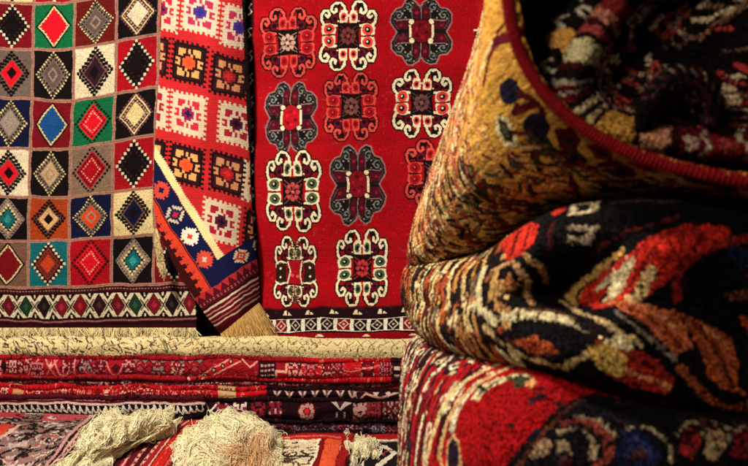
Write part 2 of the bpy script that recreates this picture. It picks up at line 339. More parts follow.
def gul_dark(R, cx, cy, rx, ry, cen, corner, line='#8f6a68', curl='#6f7a74', ink='#150f12'):
    def T(p, sx, sy): return [(cx + sx * x * rx, cy + sy * y * ry) for x, y in p]
    O = [(0, .78), (.10, .92), (.30, 1.03), (.48, .98), (.58, .80), (.62, .74), (.82, .70), (.98, .52), (1.0, .30), (.84, .06), (.80, 0)]
    for sx in (-1, 1):
        for sy in (-1, 1):
            R.poly([(cx, cy)] + T(O, sx, sy), ink)
    for sx in (-1, 1):
        for sy in (-1, 1):
            R.stroke(T(O, sx, sy), 1.5, line)
            for (x, y, r) in ((.40, .74, .15), (.72, .50, .15)):
                sp = [(x + r * (1 - t * .28) * math.cos(t * 2.2 + 1), y + r * .9 * (1 - t * .28) * math.sin(t * 2.2 + 1)) for t in np.linspace(0, 3.2, 14)]
                R.stroke(T(sp, sx, sy), 1.35, curl)
            R.poly(T([(.06, .38), (.22, .38), (.26, .72), (.16, .86), (.06, .74)], sx, sy), '#4c0a1a'); R.disc(*T([(.15, .6)], sx, sy)[0], .06 * rx, '#8a1a2c')
            R.poly(T([(.42, .06), (.80, .08), (.9, .26), (.8, .34), (.42, .3)], sx, sy), '#4c0a1a'); R.disc(*T([(.66, .2)], sx, sy)[0], .06 * rx, '#7c1a2c')
            R.stroke(T([(0, .70), (.09, .83), (.29, .93), (.42, .89), (.52, .72), (.60, .66), (.76, .63), (.89, .48), (.90, .31), (.74, .10)], sx, sy), .8, '#4a4448'); [R.disc(*T([p_], sx, sy)[0], .026 * rx, '#a89890') for p_ in ((.52, .62), (.58, .52), (.34, .62), (.5, .42), (.84, .4), (.24, .9))]
            R.stroke(T([(.36, .36), (.80, .36)], sx, sy), 1.1, line); R.stroke(T([(.29, .38), (.30, .80)], sx, sy), 1.1, '#5c4a4c')
    R.stroke([(cx, cy - .8 * ry), (cx, cy - .36 * ry)], 1.2, line); R.stroke([(cx, cy + .8 * ry), (cx, cy + .36 * ry)], 1.2, line)
    R.rect(cx - .36 * rx, cy - .36 * ry, cx + .36 * rx, cy + .36 * ry, '#2a0a10'); R.disc(cx, cy, .33 * rx, cen, .34 * ry)
    for i in range(6):
        an = i * math.pi / 3 + .3; R.disc(cx + .17 * rx * math.cos(an), cy + .19 * ry * math.sin(an), .06 * rx, lin(cen) * (1.9 if i % 2 else .4))
    for sx in (-1, 1):
        for sy in (-1, 1): R.disc(*T([(.31, .29)], sx, sy)[0], .085 * rx, corner)
        R.rect(cx + sx * .36 * rx - 1.1, cy - .2 * ry, cx + sx * .36 * rx + 1.1, cy + .2 * ry, corner)
def red_raster():
    red = '#9e0412'
    R = Ras(225, -260, 560, 350, 4, red)
    crm, cor, blk = '#e8d8b4', '#cc4840', '#140709'
    col1, col2, col3 = 288, 348, 421
    gul_light(R, col1, 41.5, 28, 33.5, cor, '#a40d1c', '#c9a08e'); gul_light(R, col2, 36, 29, 33, crm, '#d8403a', '#6e3230')
    gul_dark(R, col3, 33, 31, 33, '#6e0a16', crm)
    gul_dark(R, col1 + 2.5, 117, 27, 35, '#b01020', crm); gul_light(R, col2 + 3, 107, 27, 33, cor, '#a40d1c', '#7a4a48'); gul_light(R, col3 + 1.5, 104.5, 30, 32.5, crm, '#d8403a', '#6e4446')
    gul_light(R, col1 + 4.5, 190.5, 28, 39, crm, '#4a5a40', '#b84a4a'); gul_dark(R, col2 + 9.5, 185.5, 28, 39, '#7c0c1a', crm); gul_light(R, col3 + 14, 174, 30, 33, cor, '#a40d1c', '#7a4a48')
    gul_light(R, col1 + 6, 271, 23, 34, crm, '#4a5a40', '#b84a4a', q='#5a4632'); gul_light(R, col2 + 14, 268.5, 26, 37, crm, '#3c5a44', '#c0343c'); gul_dark(R, col3 + 22, 262, 28, 37, '#7c0c1a', crm)
    for j in range(3):
        for i, x in enumerate((col1, col2, col3)):
            y = 38 - 76 * (j + 1)
            (gul_dark if (i + j) % 3 == 0 else gul_light)(R, x, y, 28, 33, *((('#7c0c1a', crm)) if (i + j) % 3 == 0 else ((crm, '#d8403a', '#6e4446') if j % 2 else (cor, '#a40d1c', '#7a4a48'))))
    # left guard border with white S marks
    R.rect(225, -260, 252, 350, '#1c060c'); R.rect(252, -260, 253.4, 350, '#4c0810')
    for y in range(-250, 340, 23):
        R.stroke([(250.4, y), (247.6, y + 3), (250.8, y + 7), (248, y + 11)], 1.5, crm)
    # lower end border
    R.rect(249, 308, 560, 350, '#220710'); R.rect(249, 306.6, 560, 308, '#5c0812')
    for i in range(13):
        x = 256 + i * 24.2; R.poly([(x, 314), (x + 2, 309.6), (x + 4.5, 309.6), (x + 4.5, 314)], crm); R.poly([(x + 5.2, 314), (x + 6.4, 311), (x + 9.5, 314)], crm)
    R.rect(249, 318, 560, 331, '#e9dcc4')
    for i in range(20):
        x = 262 + i * 16.4; rc = '#9c1420' if i % 4 in (1,) else '#160c12'
        R.rect(x - 6.3, 318.8, x + 6.3, 330.2, '#160c12' if rc[1] == '1' else '#7a0d18'); R.dia(x, 324.5, 5.7, 5.6, '#d8c8b8'); R.dia(x, 324.5, 4.2, 4.2, rc); R.rect(x - 1, 323.5, x + 1, 325.5, '#d8c4b0'); R.rect(x + 6.3, 318, x + 10.1, 331, '#f4ead4')
    R.rect(249, 316.8, 560, 318.2, '#120609'); R.rect(249, 331, 560, 332.4, '#120609'); R.rect(249, 332.4, 560, 350, '#8c0712')
    for i in range(6): x = 268 + i * 47; R.poly([(x, 336.5), (x + 3, 334), (x + 6, 334), (x + 9, 336.5)], crm)
    # right edge
    R.rect(477, -4, 488, 31, '#a81418'); R.rect(475, 33, 488, 84, '#3a120c'); R.rect(474, 31, 484, 32.6, '#e4d6c0')
    return R
def build_red():
    rows = []
    for ry in (-260, -150, -40, 20, 80, 140, 200, 260, 310, 345):
        r = []
        for rx in (225, 240, 252, 290, 330, 370, 410, 450, 490, 530, 560):
            sh = 7.0 * max(0, (ry) / 300.0) * max(0, (300 - rx) / 60.0) if rx < 300 else 0
            up = -(rx - 330) * .016 * (ry > 0)
            d = 3.045 + .012 * math.sin(rx * .03 + ry * .008) + .010 * math.sin(ry * .035 + 1 - rx * .012) - (0.03 if ry > 300 else 0) + (0.03 if ry < -200 else 0)
            r.append((rx + sh, ry + up, d, rx, ry))
        rows.append(r)
    nv, nu = 1150, 680
    S = loft(hung(rows), nv, nu); R = red_raster()
    w1 = .9 * vnoise(nv, nu, 50, 34) + .9 * vnoise(nv, nu, 14, 8); w2 = .9 * vnoise(nv, nu, 50, 34) + .9 * vnoise(nv, nu, 14, 8)
    C = aged(R.get(S[..., 3] + w1, S[..., 4] + w2), .2, .17, 5); C = C * (1 + .10 * vnoise(nv, 1, 26, 1) + .07 * vnoise(nv, nu, 90, 3))[..., None]; C = C + (.03 * np.clip(vnoise(nv, nu, 160, 120) - .72, 0, 1) * 3)[..., None]
    t = thing('hanging_carpet', P(370, 345, 3.05), 'bright red hanging carpet with rows of cream, coral and black hooked medallions', 'carpet', 'carpets hanging on the wall')
    sheet('pile', pile(pile(S[..., :3], .0006, .010, 5), 0, .0014, 24), C, wool(), t)
build_red()

# ------------------------------------------------------------------ draped flat-weave in the middle
SQ = ["O.O.O.O.O.O.O.O", ".OOOOOOOOOOOOO.", "OOGGGGGGGGGGGOO", ".OGKKKGKGKKKGO.", "OOGKKKGKGKKKGOO", ".OGKKGGGKGKKGO.", "OOGGGGCCCGGGGOO", ".OKKGCCDCCGKKO.", "OOGKGCDDDCGKGOO",
      ".OKKGCCDCCGKKO.", "OOGGGGCCCGGGGOO", ".OGKKGKGGGKKGO.", "OOGKKKGKGKKKGOO", ".OGKKKGKGKKKGO.", "OOGGGGGGGGGGGOO", ".OOOOOOOOOOOOO.", "O.O.O.O.O.O.O.O"]
STAR = ["...A.A...", "..AABAA..", ".AABBBAA.", "AABBCBBAA", ".BBCDCBB.", "AABBCBBAA", ".AABBBAA.", "..AABAA..", "...A.A..."]
def kilim_raster():
    cor = '#bc2428'
    R = Ras(140, -262, 275, 345, 4, cor)
    wht, blk, crm = '#d0bea2', '#1c0c10', '#e6d29a'
    pw = {'O': wht, '.': None, 'G': wht, 'K': '#c2283c', 'C': '#8c1c50', 'D': '#20183a'}
    p1 = {'O': blk, '.': None, 'G': '#2a1214', 'K': '#e0a060', 'C': '#d8562c', 'D': '#ee4a22'}
    p2 = {'O': blk, '.': None, 'G': '#3a1218', 'K': '#c98a5c', 'C': '#a02028', 'D': '#cf2a24'}
    p3 = {'O': wht, '.': None, 'G': wht, 'K': '#a01c30', 'C': '#501030', 'D': '#1c0c18'}
    p4 = {'O': wht, '.': None, 'G': '#d0bea8', 'K': '#b02c50', 'C': '#4c2a80', 'D': '#232a78'}
    a1, b1 = (38, 9.5), (-3, 42)
    for (x, y, p) in ((200, 13, p4), (160, 8, pw), (239, 28, p4), (189, 63, p1), (150, 54, p2), (229, 76, p2), (188, 114, pw), (149, 105, p3), (236, 125, p3), (186, 165, p1), (147, 156, p1), (228, 174, p2), (221, 222, p3), (262, 232, p2), (262, 184, p3),
                      (203, -36, p1), (165, -44, p3), (242, -24, p2), (206, -86, pw), (168, -94, p1), (245, -74, p3), (209, -136, p2), (171, -144, pw), (212, -186, p4), (250, -178, p1), (175, -196, p2), (214, -236, p1), (176, -246, p3)):
        R.sprite(SQ, p, x, y, a1, b1)
    # side border: cream guard, navy band with stars, saw-tooth edge; along e = (67,105)
    e = np.array([67, 105.]) / math.hypot(67, 105); n = np.array([-e[1], e[0]])      # n points to lower left
    o = np.array([155, 148.])
    def Q(s, t): return tuple(o + s * e + t * n)
    end = 136
    R.poly([Q(-90, 0), Q(end - 6, 0), Q(end - 6, 7.5), Q(-90, 7.5)], crm)
    for s in np.arange(-60, end, 2.6): R.poly([Q(s, -1.0), Q(s + 1.3, -1.0), Q(s + 1.3, 1), Q(s, 1)], crm); R.poly([Q(s, 7), Q(s + 1.3, 7), Q(s + 1.3, 8.6), Q(s, 8.6)], '#14122a')
    navy = '#101640'
    R.poly([Q(-90, 8), Q(end + 12, 8), Q(end + 12, 29), Q(-90, 29)], navy)
    R.poly([Q(end - 8, -90), Q(end + 12, -90), Q(end + 12, 10), Q(end - 8, 10)], navy)
    st = [(14, '#1c1838', '#7a2c3c', wht), (39, '#d24a3a', '#8c1c2c', '#141440'), (67, wht, '#20204a', '#c2283c'), (93, '#efe4d0', '#c2382c', '#d8402c'), (-12, wht, '#20204a', '#c2283c'), (120, '#d24a3a', '#8c1c2c', wht)]
    for s, ca, cb, cc in st:
        x, y = Q(s, 18.5); R.sprite(STAR, {'A': ca, 'B': cb if ca == wht else ca, 'C': cc, 'D': cc, '.': None}, x, y, tuple(e * 19), tuple(n * 19)); R.disc(x, y, 2.1, cc)
    for tt in (-22, -45, -68):
        x, y = Q(end + 2, tt + 8); R.sprite(STAR, {'A': wht, 'B': '#c2382c', 'C': wht, 'D': navy, '.': None}, x, y, tuple(e * 15), tuple(n * 17))
    cr_ = '#d8432e'
    R.poly([Q(-90, 28.5), Q(end + 12, 28.5), Q(end + 12, 62), Q(-90, 62)], cr_)
    for s in np.arange(-80, end + 16, 9.5):
        R.poly([Q(s, 43), Q(s, 40), Q(s + 2.4, 40), Q(s + 2.4, 37), Q(s + 4.7, 37), Q(s + 4.7, 34.5), Q(s + 5.6, 34.5), Q(s + 5.6, 37), Q(s + 7.4, 37), Q(s + 7.4, 40), Q(s + 9.5, 40), Q(s + 9.5, 43)], '#3c0c12')
    R.poly([Q(-90, 42), Q(end + 30, 42), Q(end + 30, 80), Q(-90, 80)], '#3c0c12'); R.poly([Q(-90, 29), Q(end + 12, 29), Q(end + 12, 30), Q(-90, 30)], '#14080c')
    # lower end: saw-tooth then narrow flat-woven stripes
    R.poly([Q(end + 12, -100), Q(end + 60, -100), Q(end + 60, 80), Q(end + 12, 80)], '#5c0c1c')
    for t in np.arange(-100, 60, 9): R.poly([Q(end + 12, t), Q(end + 20, t + 4.5), Q(end + 12, t + 9)], '#b83038')
    for s, wd, c in ((22, 2.2, '#d4b8a0'), (26.5, 1.4, '#200810'), (29, 2.0, '#dcc6ae'), (33.5, 1.5, '#c88a80'), (37.5, 1.7, '#dcc6ae'), (42, 1.3, '#b86a68'), (46, 1.6, '#cdb49c')):
        R.stroke([Q(end + s, -100), Q(end + s, 80)], wd, c)
    for t in np.arange(-100, 80, 4): R.stroke([Q(end + 22, t), Q(end + 22, t + 1.6)], 2.3, '#6a1420')
    # right selvedge turns back; its shade is painted on as dark colour later
    return R
def build_kilim():
    Lf = [(170, -262), (166, -150), (163, -40), (160, 50), (156, 118), (153.5, 165), (155, 214), (173, 262), (197, 302), (214, 326), (221, 335)]
    Rt = [(246, -262), (243, -150), (241, -40), (245, 50), (248, 118), (249, 165), (251, 205), (254, 238), (257, 268), (259, 292), (260, 303)]
    rows = []
    for (xa, ya), (xb, yb) in zip(Lf, Rt):
        r = []
        for s in np.linspace(0, 1, 8):
            x = xa + (xb - xa) * s; y = ya + (yb - ya) * s
            d = 2.985 - .00007 * max(0, ya - 40) - (.018 + .00006 * max(0, ya)) * math.sin(math.pi * min(1, s * 1.02)) ** .8 + .05 * max(0, s - .5) ** 1.6 * 2.2 + .006 * math.sin(y * .03 + s * 5) + (.085 if ya < -200 else 0)
            r.append((x, y, d, x, y))
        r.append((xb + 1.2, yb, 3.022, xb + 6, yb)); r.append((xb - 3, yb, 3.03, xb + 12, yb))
        rows.append(r)
    nv, nu = 1150, 330
    S = loft(hung(rows), nv, nu); R = kilim_raster()
    w1 = .6 * vnoise(nv, nu, 60, 20) + 1.0 * vnoise(nv, nu, 16, 6); w2 = .6 * vnoise(nv, nu, 60, 20) + 1.0 * vnoise(nv, nu, 16, 6)
    C = R.get(S[..., 3] + w1, S[..., 4] + w2)
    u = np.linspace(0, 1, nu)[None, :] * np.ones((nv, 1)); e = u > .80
    C[e] = lin('#16090c')  # turned-back selvedge, its shade put into the colour
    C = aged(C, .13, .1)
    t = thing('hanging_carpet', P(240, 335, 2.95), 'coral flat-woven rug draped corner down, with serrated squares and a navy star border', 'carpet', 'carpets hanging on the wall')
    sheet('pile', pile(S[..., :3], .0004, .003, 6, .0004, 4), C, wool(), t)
    n = 700; k = 7; s = np.linspace(0, 1, k); f = rng.uniform(0, 1, n); pts = np.empty((n, k, 3))
    for i in range(n):
        x0 = 221 + 38 * f[i]; y0 = 334 - 31 * f[i]; L = rng.uniform(20, 34) * (.75 + .4 * f[i]); a = rng.normal(0, .13)
        for j, s_ in enumerate(s): pts[i, j] = P(x0 + L * s_ * (.30 + a) + rng.normal(0, .25) + 3 * s_ ** 2 * math.sin(f[i] * 9), y0 + L * s_ * .92, 2.925 - .02 * math.sin(math.pi * f[i]) + rng.uniform(-.012, .012) * s_)
    tubes('fringe', pts, np.full((n, k), .0015), np.array([lin('#c29a5c') * rng.uniform(.5, 1.25) for _ in range(n)]), wool('yarn'), t)
    n = 120; pts = np.empty((n, k, 3))
    for i in range(n):
        f_ = rng.uniform(0, 1); x0 = 155 + 4 * f_; y0 = 228 + 22 * f_; L = rng.uniform(18, 34)
        for j, s_ in enumerate(s): pts[i, j] = P(x0 + 6 * s_ * rng.uniform(.3, 1.2) + 2 * math.sin(s_ * 5 + i), y0 + L * s_, 2.94 - .012 * s_ * rng.random())
    tubes('side_tassel', pts, np.full((n, k), .0014), np.array([lin('#d0b888') * rng.uniform(.5, 1.15) for _ in range(n)]), wool('yarn'), t)
build_kilim()
# ------------------------------------------------------------------ low stack of folded carpets under the hanging ones
def folded(label, name, xs, top, bot, f, back, R, fringe=None, knot=.18, low=.004, nu=None, tilt=0):
    rows = [[], [], [], [], [], [], []]
    for x, a, b in zip(xs, top, bot):
        m = (a + b) / 2; h = (b - a)
        for k, (py, d, ry) in enumerate(((a + h * .3 if back < 3.0 else a + 1, back, a - 14), (a + h * .02, f + .035, a - 5), (a, f + .012, a + h * .06), (m, f, m), (b, f + .010, b - h * .06), (b - .3, f + .035, b + 5), (b - 1, back, b + 14))):
            pt = P(x, py, f); pt[1] = d; pt[0] = (x - 374.) / FPX * f
            rows[k].append(np.concatenate([pt, [x, ry]]))
    nu = nu or int((xs[-1] - xs[0]) * 2.0); nv = 150
    S = loft(np.array(rows), nv, nu)
    w1 = .8 * vnoise(nv, nu, 6, 60); w2 = .7 * vnoise(nv, nu, 6, 40)
    C = aged(R.get(S[..., 3] + w1, S[..., 4] + w2), knot, .14, 12)
    S3 = S[..., :3].copy(); S3[..., 2] += .0045 * np.interp(np.linspace(0, 1, nu), np.linspace(0, 1, 24), rng.uniform(-1, 1, 24))[None]
    t = thing(name, P((xs[0] + xs[-1]) / 2, max(bot), f + .05), label, 'carpet', 'folded carpets in the low stack')
    sheet('pile', pile(S3, .0009, low, 9), C, wool(), t, .005)
    return t
def ras_band(x0, x1, y0, y1, bgc): return Ras(x0, y0 - 20, x1, y1 + 20, 5, bgc)
r2 = np.random.default_rng(21)
def flecks(R, n, x0, x1, y0, y1, cols, l=(1, 4), wd=(.5, 1.1), ang=None):
    for _ in range(n):
        x, y = r2.uniform(x0, x1), r2.uniform(y0, y1); a = (r2.uniform(0, math.pi) if ang is None else r2.normal(ang[0], ang[1])); L = r2.uniform(*l)
        R.stroke([(x, y), (x + L * math.cos(a), y + L * math.sin(a))], r2.uniform(*wd), cols[r2.integers(len(cols))])
XS = [-60, 20, 100, 200, 300, 400, 500]
# 1 cream carpet on top
R = ras_band(-60, 500, 330, 365, '#d8c694')
flecks(R, 300, -60, 130, 322, 366, ['#5a4a34', '#3a2a22', '#7c6846'], (2, 6), (.6, 1.4), (.5, .5)); flecks(R, 90, 130, 215, 322, 366, ['#4a3428', '#6a5030', '#8a3a30'], (3, 8), (.5, 1.1), (-.7, .7))
flecks(R, 420, -60, 180, 326, 362, ['#6a5a40', '#3a2c22', '#8a744a', '#4c4030', '#f2e6bc'], (2, 7), (.5, 1.3), (.9, .6))
for x in np.arange(165, 420, 11.5):
    q = r2.uniform(-4, 4)
    R.stroke([(x + 5 * math.cos(t) * (1 - t * .08), 350 + q + 5.5 * math.sin(t) * (1 - t * .08)) for t in np.linspace(r2.uniform(0, 3), r2.uniform(3.6, 6), 10)], r2.uniform(.5, .9), ['#7c6840', '#6a5a40', '#94784c', '#a88c58'][r2.integers(4)])
    R.stroke([(x - 4, 343 + q), (x, 346), (x + 5, 343)], .7, '#7c6a3c'); R.disc(x + 2, 349 + q, 1.0, '#6a5a34')
flecks(R, 330, 150, 460, 332, 362, ['#7c6a40', '#5a4a30', '#a08a50'], (1, 3), (.4, .8))
folded('cream carpet with dark scrollwork, topmost of the low stack', 'folded_carpet', XS, [337, 338, 338, 338.5, 339, 341, 342], [357.5, 358, 357.5, 357.5, 359, 360.5, 362], 2.84, 2.985, R)
# 2 red carpet with lattice and stepped outline
R = ras_band(-60, 500, 355, 385, '#96121f')
flecks(R, 500, -60, 265, 352, 386, ['#a81426', '#4a0810', '#c04a50', '#2c0a10'], (1, 3))
for x in np.arange(-50, 75, 19):
    R.stroke([(x, 361), (x + 6, 369), (x + 12, 361)], 1.5, '#c87870'); R.stroke([(x, 376), (x + 6, 368), (x + 12, 376)], 1.3, '#b86460'); R.dia(x + 15.5, 368, 3.5, 6, '#2a0a14'); R.dia(x + 6, 366, 2, 3, '#e0a090')
for x in np.arange(52, 112, 26): R.disc(x + 12, 368, 9, '#a01424', 6); R.dia(x + 12, 368, 5, 4, '#4a0a1c'); R.stroke([(x + 2, 362), (x + 8, 374), (x + 14, 374), (x + 22, 362)], 1.4, '#d08478')
for i, x in enumerate(np.arange(136, 208, 9)):
    for j, y in enumerate((362, 368.5, 375)): R.dia(x + 4.5 * (j % 2), y, 4.6, 3.6, '#2c0a10'); R.dia(x + 4.5 * (j % 2), y, 3.5, 2.7, ['#9a5a58', '#b04048', '#7c6a68', '#a01828'][(i * 2 + j) % 4])
R.poly([(188, 381), (240, 358), (252, 358), (202, 381)], '#b01c22'); R.stroke([(188, 380), (238, 359), (250, 368), (262, 359)], 1.4, '#e0988a'); R.stroke([(202, 380), (240, 364)], 1.2, '#e0988a')
for s in np.linspace(0, 1, 6): R.disc(197 + 42 * s, 378 - 17 * s, 2.2, '#3a0a12'); R.disc(197 + 42 * s, 378 - 17 * s, 1.1, '#e0988a')
R.rect(258, 360, 276, 378, '#2c0c14')
for j in range(4):
    for i in range(4): R.rect(260 + i * 3.8, 361 + j * 4, 262.6 + i * 3.8, 362.6 + j * 4, '#b89088')
R.poly([(276, 378), (276, 372), (286, 372), (286, 366), (305, 366), (305, 358), (420, 355), (420, 386), (276, 386)], '#b00e1a')
R.stroke([(276, 377), (276, 371), (286, 371), (286, 365.5), (304, 365.5), (308, 361)], 1.8, '#e0a090')
flecks(R, 260, 290, 460, 356, 386, ['#d06058', '#c83a40', '#8c0a16'], (3, 10), (.4, .8), (.25, .3))
R.stroke([(318, 366), (352, 371), (385, 366)], .8, '#d88070')
R.rect(391, 356, 410, 386, '#2a0812'); [R.rect(394, y, 400, y + 2.5, '#d8c0a8') for y in (362, 368, 374)]
for x in np.arange(-50, 400, 15):
    if 180 < x < 285: continue
    motif(R, x + r2.uniform(-3, 3), 368 + r2.uniform(-3, 3), 13, 13, [['#c8807c', '#b86870', '#d09890', '#8a7a78'][r2.integers(4)], '#5c0c18'], r2, 9) if r2.random() < .6 else None
folded('crimson carpet with a diamond lattice and stepped pink outline, under the cream one', 'folded_carpet', XS, [358.5, 358.5, 358.5, 358.5, 360, 361.5, 363], [377, 377.5, 377, 378, 379.5, 380, 381], 2.835, 3.13, R)
# 3 dark red
R = ras_band(-60, 500, 375, 395, '#6a101c')
flecks(R, 900, -60, 500, 370, 398, ['#8a1422', '#2a0810', '#a05058', '#6a1a20', '#1c080c'], (1, 4), (.5, 1.2)); flecks(R, 60, -60, 500, 378, 390, ['#b88078', '#98605c'], (2, 4), (.6, 1.0))
for x in np.arange(180, 420, 24): R.stroke([(x, 386), (x + 4, 383), (x + 9, 386)], .9, '#b07068')
for x in np.arange(-50, 420, 11): motif(R, x, 382.5, 10, 8, [['#9a5a5c', '#b88078', '#7c2a30'][r2.integers(3)], '#2a0810'], r2, 9)
folded('narrow dark maroon carpet with faint pink flecks, third of the low stack', 'folded_carpet', XS, [378, 378, 378, 379, 380.5, 381, 382], [386, 386.5, 387, 388.5, 390, 390.5, 391], 2.845, 3.13, R)
# 4 bright red, dark toothed border on the right
R = ras_band(-60, 500, 385, 402, '#b40e1a')
flecks(R, 420, -60, 268, 384, 402, ['#d85050', '#e08070', '#70080f', '#c01c26'], (1, 2.5), (.6, 1.2)); R.rect(218, 386, 236, 404, '#c49a70'); R.rect(12, 386, 24, 403, '#c08a60')
for x in np.arange(-55, 212, 8.5): motif(R, x, 392.5, 7, 8, [['#e08878', '#d05a58', '#e8b0a0'][r2.integers(3)], '#7c0a14'], r2, 7) if not 8 < x < 28 else None
R.rect(266, 380, 500, 410, '#230a10')
for x in np.arange(272, 352, 12.6): R.poly([(x, 392), (x + 10, 392), (x + 5, 398.5)], '#c8a8a0'); R.poly([(x + 2.6, 392.6), (x + 7.4, 392.6), (x + 5, 395.6)], '#5a2a34')
R.rect(354, 391, 410, 393, '#a03038'); R.stroke([(354, 393), (358, 398), (366, 394), (380, 397), (400, 393), (410, 397)], 1.3, '#c89888')
for x in (376, 388): R.poly([(x - 4, 392), (x + 4, 392), (x, 397)], '#c8a8a0')
folded('bright red speckled carpet whose right end is a dark border of pale triangles', 'folded_carpet', XS, [387, 387, 387.5, 389, 390.5, 391, 392], [397.5, 398, 398.5, 399, 400, 400, 401], 2.83, 3.13, R)
# 5 black and white twisted edge at the left
R = ras_band(-60, 215, 396, 422, '#4e0e1a')
R.rect(-60, 399, 215, 400.6, '#1c060c'); R.rect(-60, 401, 215, 402.4, '#a06068'); R.rect(-60, 404.2, 215, 405.8, '#c8a8a0'); R.rect(-60, 405.8, 215, 440, '#120a0c')
for x in np.arange(-60, 215, 6.1): R.stroke([(x, 407), (x + 2.4, 411), (x + 5.4, 412), (x + 6.3, 408)], 1.6, '#d8d0c0'); R.stroke([(x + 1, 413.4), (x + 4, 414.8)], .9, '#5a5a50')
folded('maroon carpet edged with a black and white twisted cord pattern, left end of the stack', 'folded_carpet', [-60, 0, 60, 120, 170, 204], [398, 398, 398.5, 399, 399.5, 399], [417, 417.5, 418, 418.5, 419, 415], 2.80, 3.10, R)
# 6 dark floral
R = ras_band(195, 500, 398, 426, '#1d070d')
flecks(R, 400, 195, 500, 396, 428, ['#4a1018', '#2c0a10', '#0c0608'], (1, 3))
for i, x in enumerate((222, 240, 258, 275)): 
    motif(R, x, 411, 13, 15, [['#b08088', '#d8c8b8', '#a02838', '#c09890'][i], '#7c1a28'], r2)
R.stroke([(205, 405), (210, 411), (216, 406)], 1.5, '#d8d0c0')
R.disc(307, 411, 9, '#6a101c', 7.5); [R.disc(307 + 6 * math.cos(a), 411 + 5 * math.sin(a), 2.2, '#c08880') for a in np.arange(0, 6.28, .785)]; R.disc(307, 411, 2.4, '#c02838')
R.poly([(330, 404), (336, 404), (340, 410), (346, 404), (352, 404), (341, 412)], '#bcaea4'); R.rect(336, 413, 338, 418, '#8a7a74'); R.rect(344, 413, 346, 418, '#8a7a74'); R.poly([(336, 404), (346, 404), (341, 408)], '#4a1620')
for i, x in enumerate((360, 374, 390, 404, 418, 434)): motif(R, x, 411, 14, 15, [['#a88078', '#8a2a34', '#9a8880', '#c05a60', '#908078', '#a04048'][i], '#5c1420'], r2, 9)
folded('near black carpet with pale and rose flower motifs, right of the twisted cord edge', 'folded_carpet', [206, 250, 300, 350, 400, 450, 500], [400, 400, 401, 401, 401, 402, 402], [422, 421.5, 421.5, 421, 421, 421, 421], 2.825, 3.12, R)
# 7 bottom layer
R = ras_band(-60, 500, 418, 440, '#1a0c12')
for i, x in enumerate(np.arange(-50, 500, 13)): motif(R, x, 428, 13, 10, [['#8a6a70', '#7c8088', '#a04050', '#b88890'][i % 4], '#4a1a28'], r2, 9)
flecks(R, 300, -60, 500, 418, 440, ['#6a4048', '#2c1418', '#9a8088'], (1, 3), (.4, .9))
folded('charcoal carpet with small grey and rose motifs, lowest of the low stack', 'folded_carpet', XS, [419, 419, 420, 421, 422, 422, 422], [434.5, 434.5, 435, 435, 435, 435, 435], 2.835, 3.13, R)
# ------------------------------------------------------------------ three big folded carpets in front, on the right
r3 = np.random.default_rng(5)
T_CTRL = [
 [(700,-215,.98),(600,-190,.98),(535,-120,.98),(510,-40,.98),(509,10,.98),(521,55,.98),(548,97,.98),(595,135,.98),(660,162,.98),(748,180,.98),(850,184,.98)],
 [(690,-200,1.10),(580,-175,1.10),(508,-110,1.10),(489,-35,1.10),(488,20,1.10),(490,80,1.10),(513,132,1.09),(566,168,1.07),(650,187,1.05),(748,200,1.04),(850,203,1.04)],
 [(670,-170,1.26),(560,-150,1.26),(495,-95,1.26),(491,-25,1.26),(481,40,1.26),(464,112,1.26),(470,175,1.25),(516,208,1.22),(605,212,1.18),(740,213,1.16),(850,214,1.16)],
 [(640,-140,1.45),(540,-120,1.45),(500,-75,1.45),(490,-15,1.45),(472,62,1.45),(446,140,1.45),(435,208,1.44),(462,244,1.42),(528,240,1.38),(690,225,1.35),(830,222,1.35)],
 [(620,-115,1.60),(530,-95,1.60),(502,-60,1.60),(491,0,1.60),(466,85,1.60),(432,170,1.60),(410,238,1.60),(418,266,1.58),(470,266,1.56),(600,245,1.55),(760,240,1.55)],
 [(620,-90,1.67),(540,-70,1.67),(510,-40,1.67),(500,10,1.67),(478,95,1.67),(445,178,1.67),(422,238,1.67),(430,262,1.66),(480,262,1.64),(600,248,1.62),(760,245,1.62)]]
M_CTRL = [
 [(425,262,1.74),(450,262,1.62),(490,256,1.46),(528,236,1.30),(572,214,1.2),(650,206,1.16),(760,208,1.16),(860,208,1.2)],
 [(411,268,1.64),(438,268,1.50),(480,263,1.35),(520,239,1.18),(568,214,1.09),(650,207,1.05),(760,210,1.05),(860,210,1.08)],
 [(407,286,1.60),(430,292,1.44),(470,288,1.27),(514,266,1.10),(566,243,1.05),(650,234,1.02),(760,240,1.04),(860,240,1.06)],
 [(407,302,1.60),(428,313,1.42),(468,315,1.22),(512,300,1.10),(565,292,1.14),(640,262,1.00),(720,246,1.0),(860,262,1.04)],
 [(411,316,1.60),(432,331,1.42),(474,338,1.20),(528,334,1.06),(590,328,1.02),(660,318,1.00),(750,318,1.03),(860,320,1.04)],
 [(424,332,1.62),(450,345,1.44),(492,356,1.22),(548,366,1.07),(606,380,1.02),(676,396,1.01),(756,404,1.03),(860,404,1.05)],
 [(450,338,1.72),(480,346,1.56),(520,352,1.36),(570,362,1.2),(630,378,1.13),(700,392,1.11),(780,398,1.12),(860,400,1.14)]]
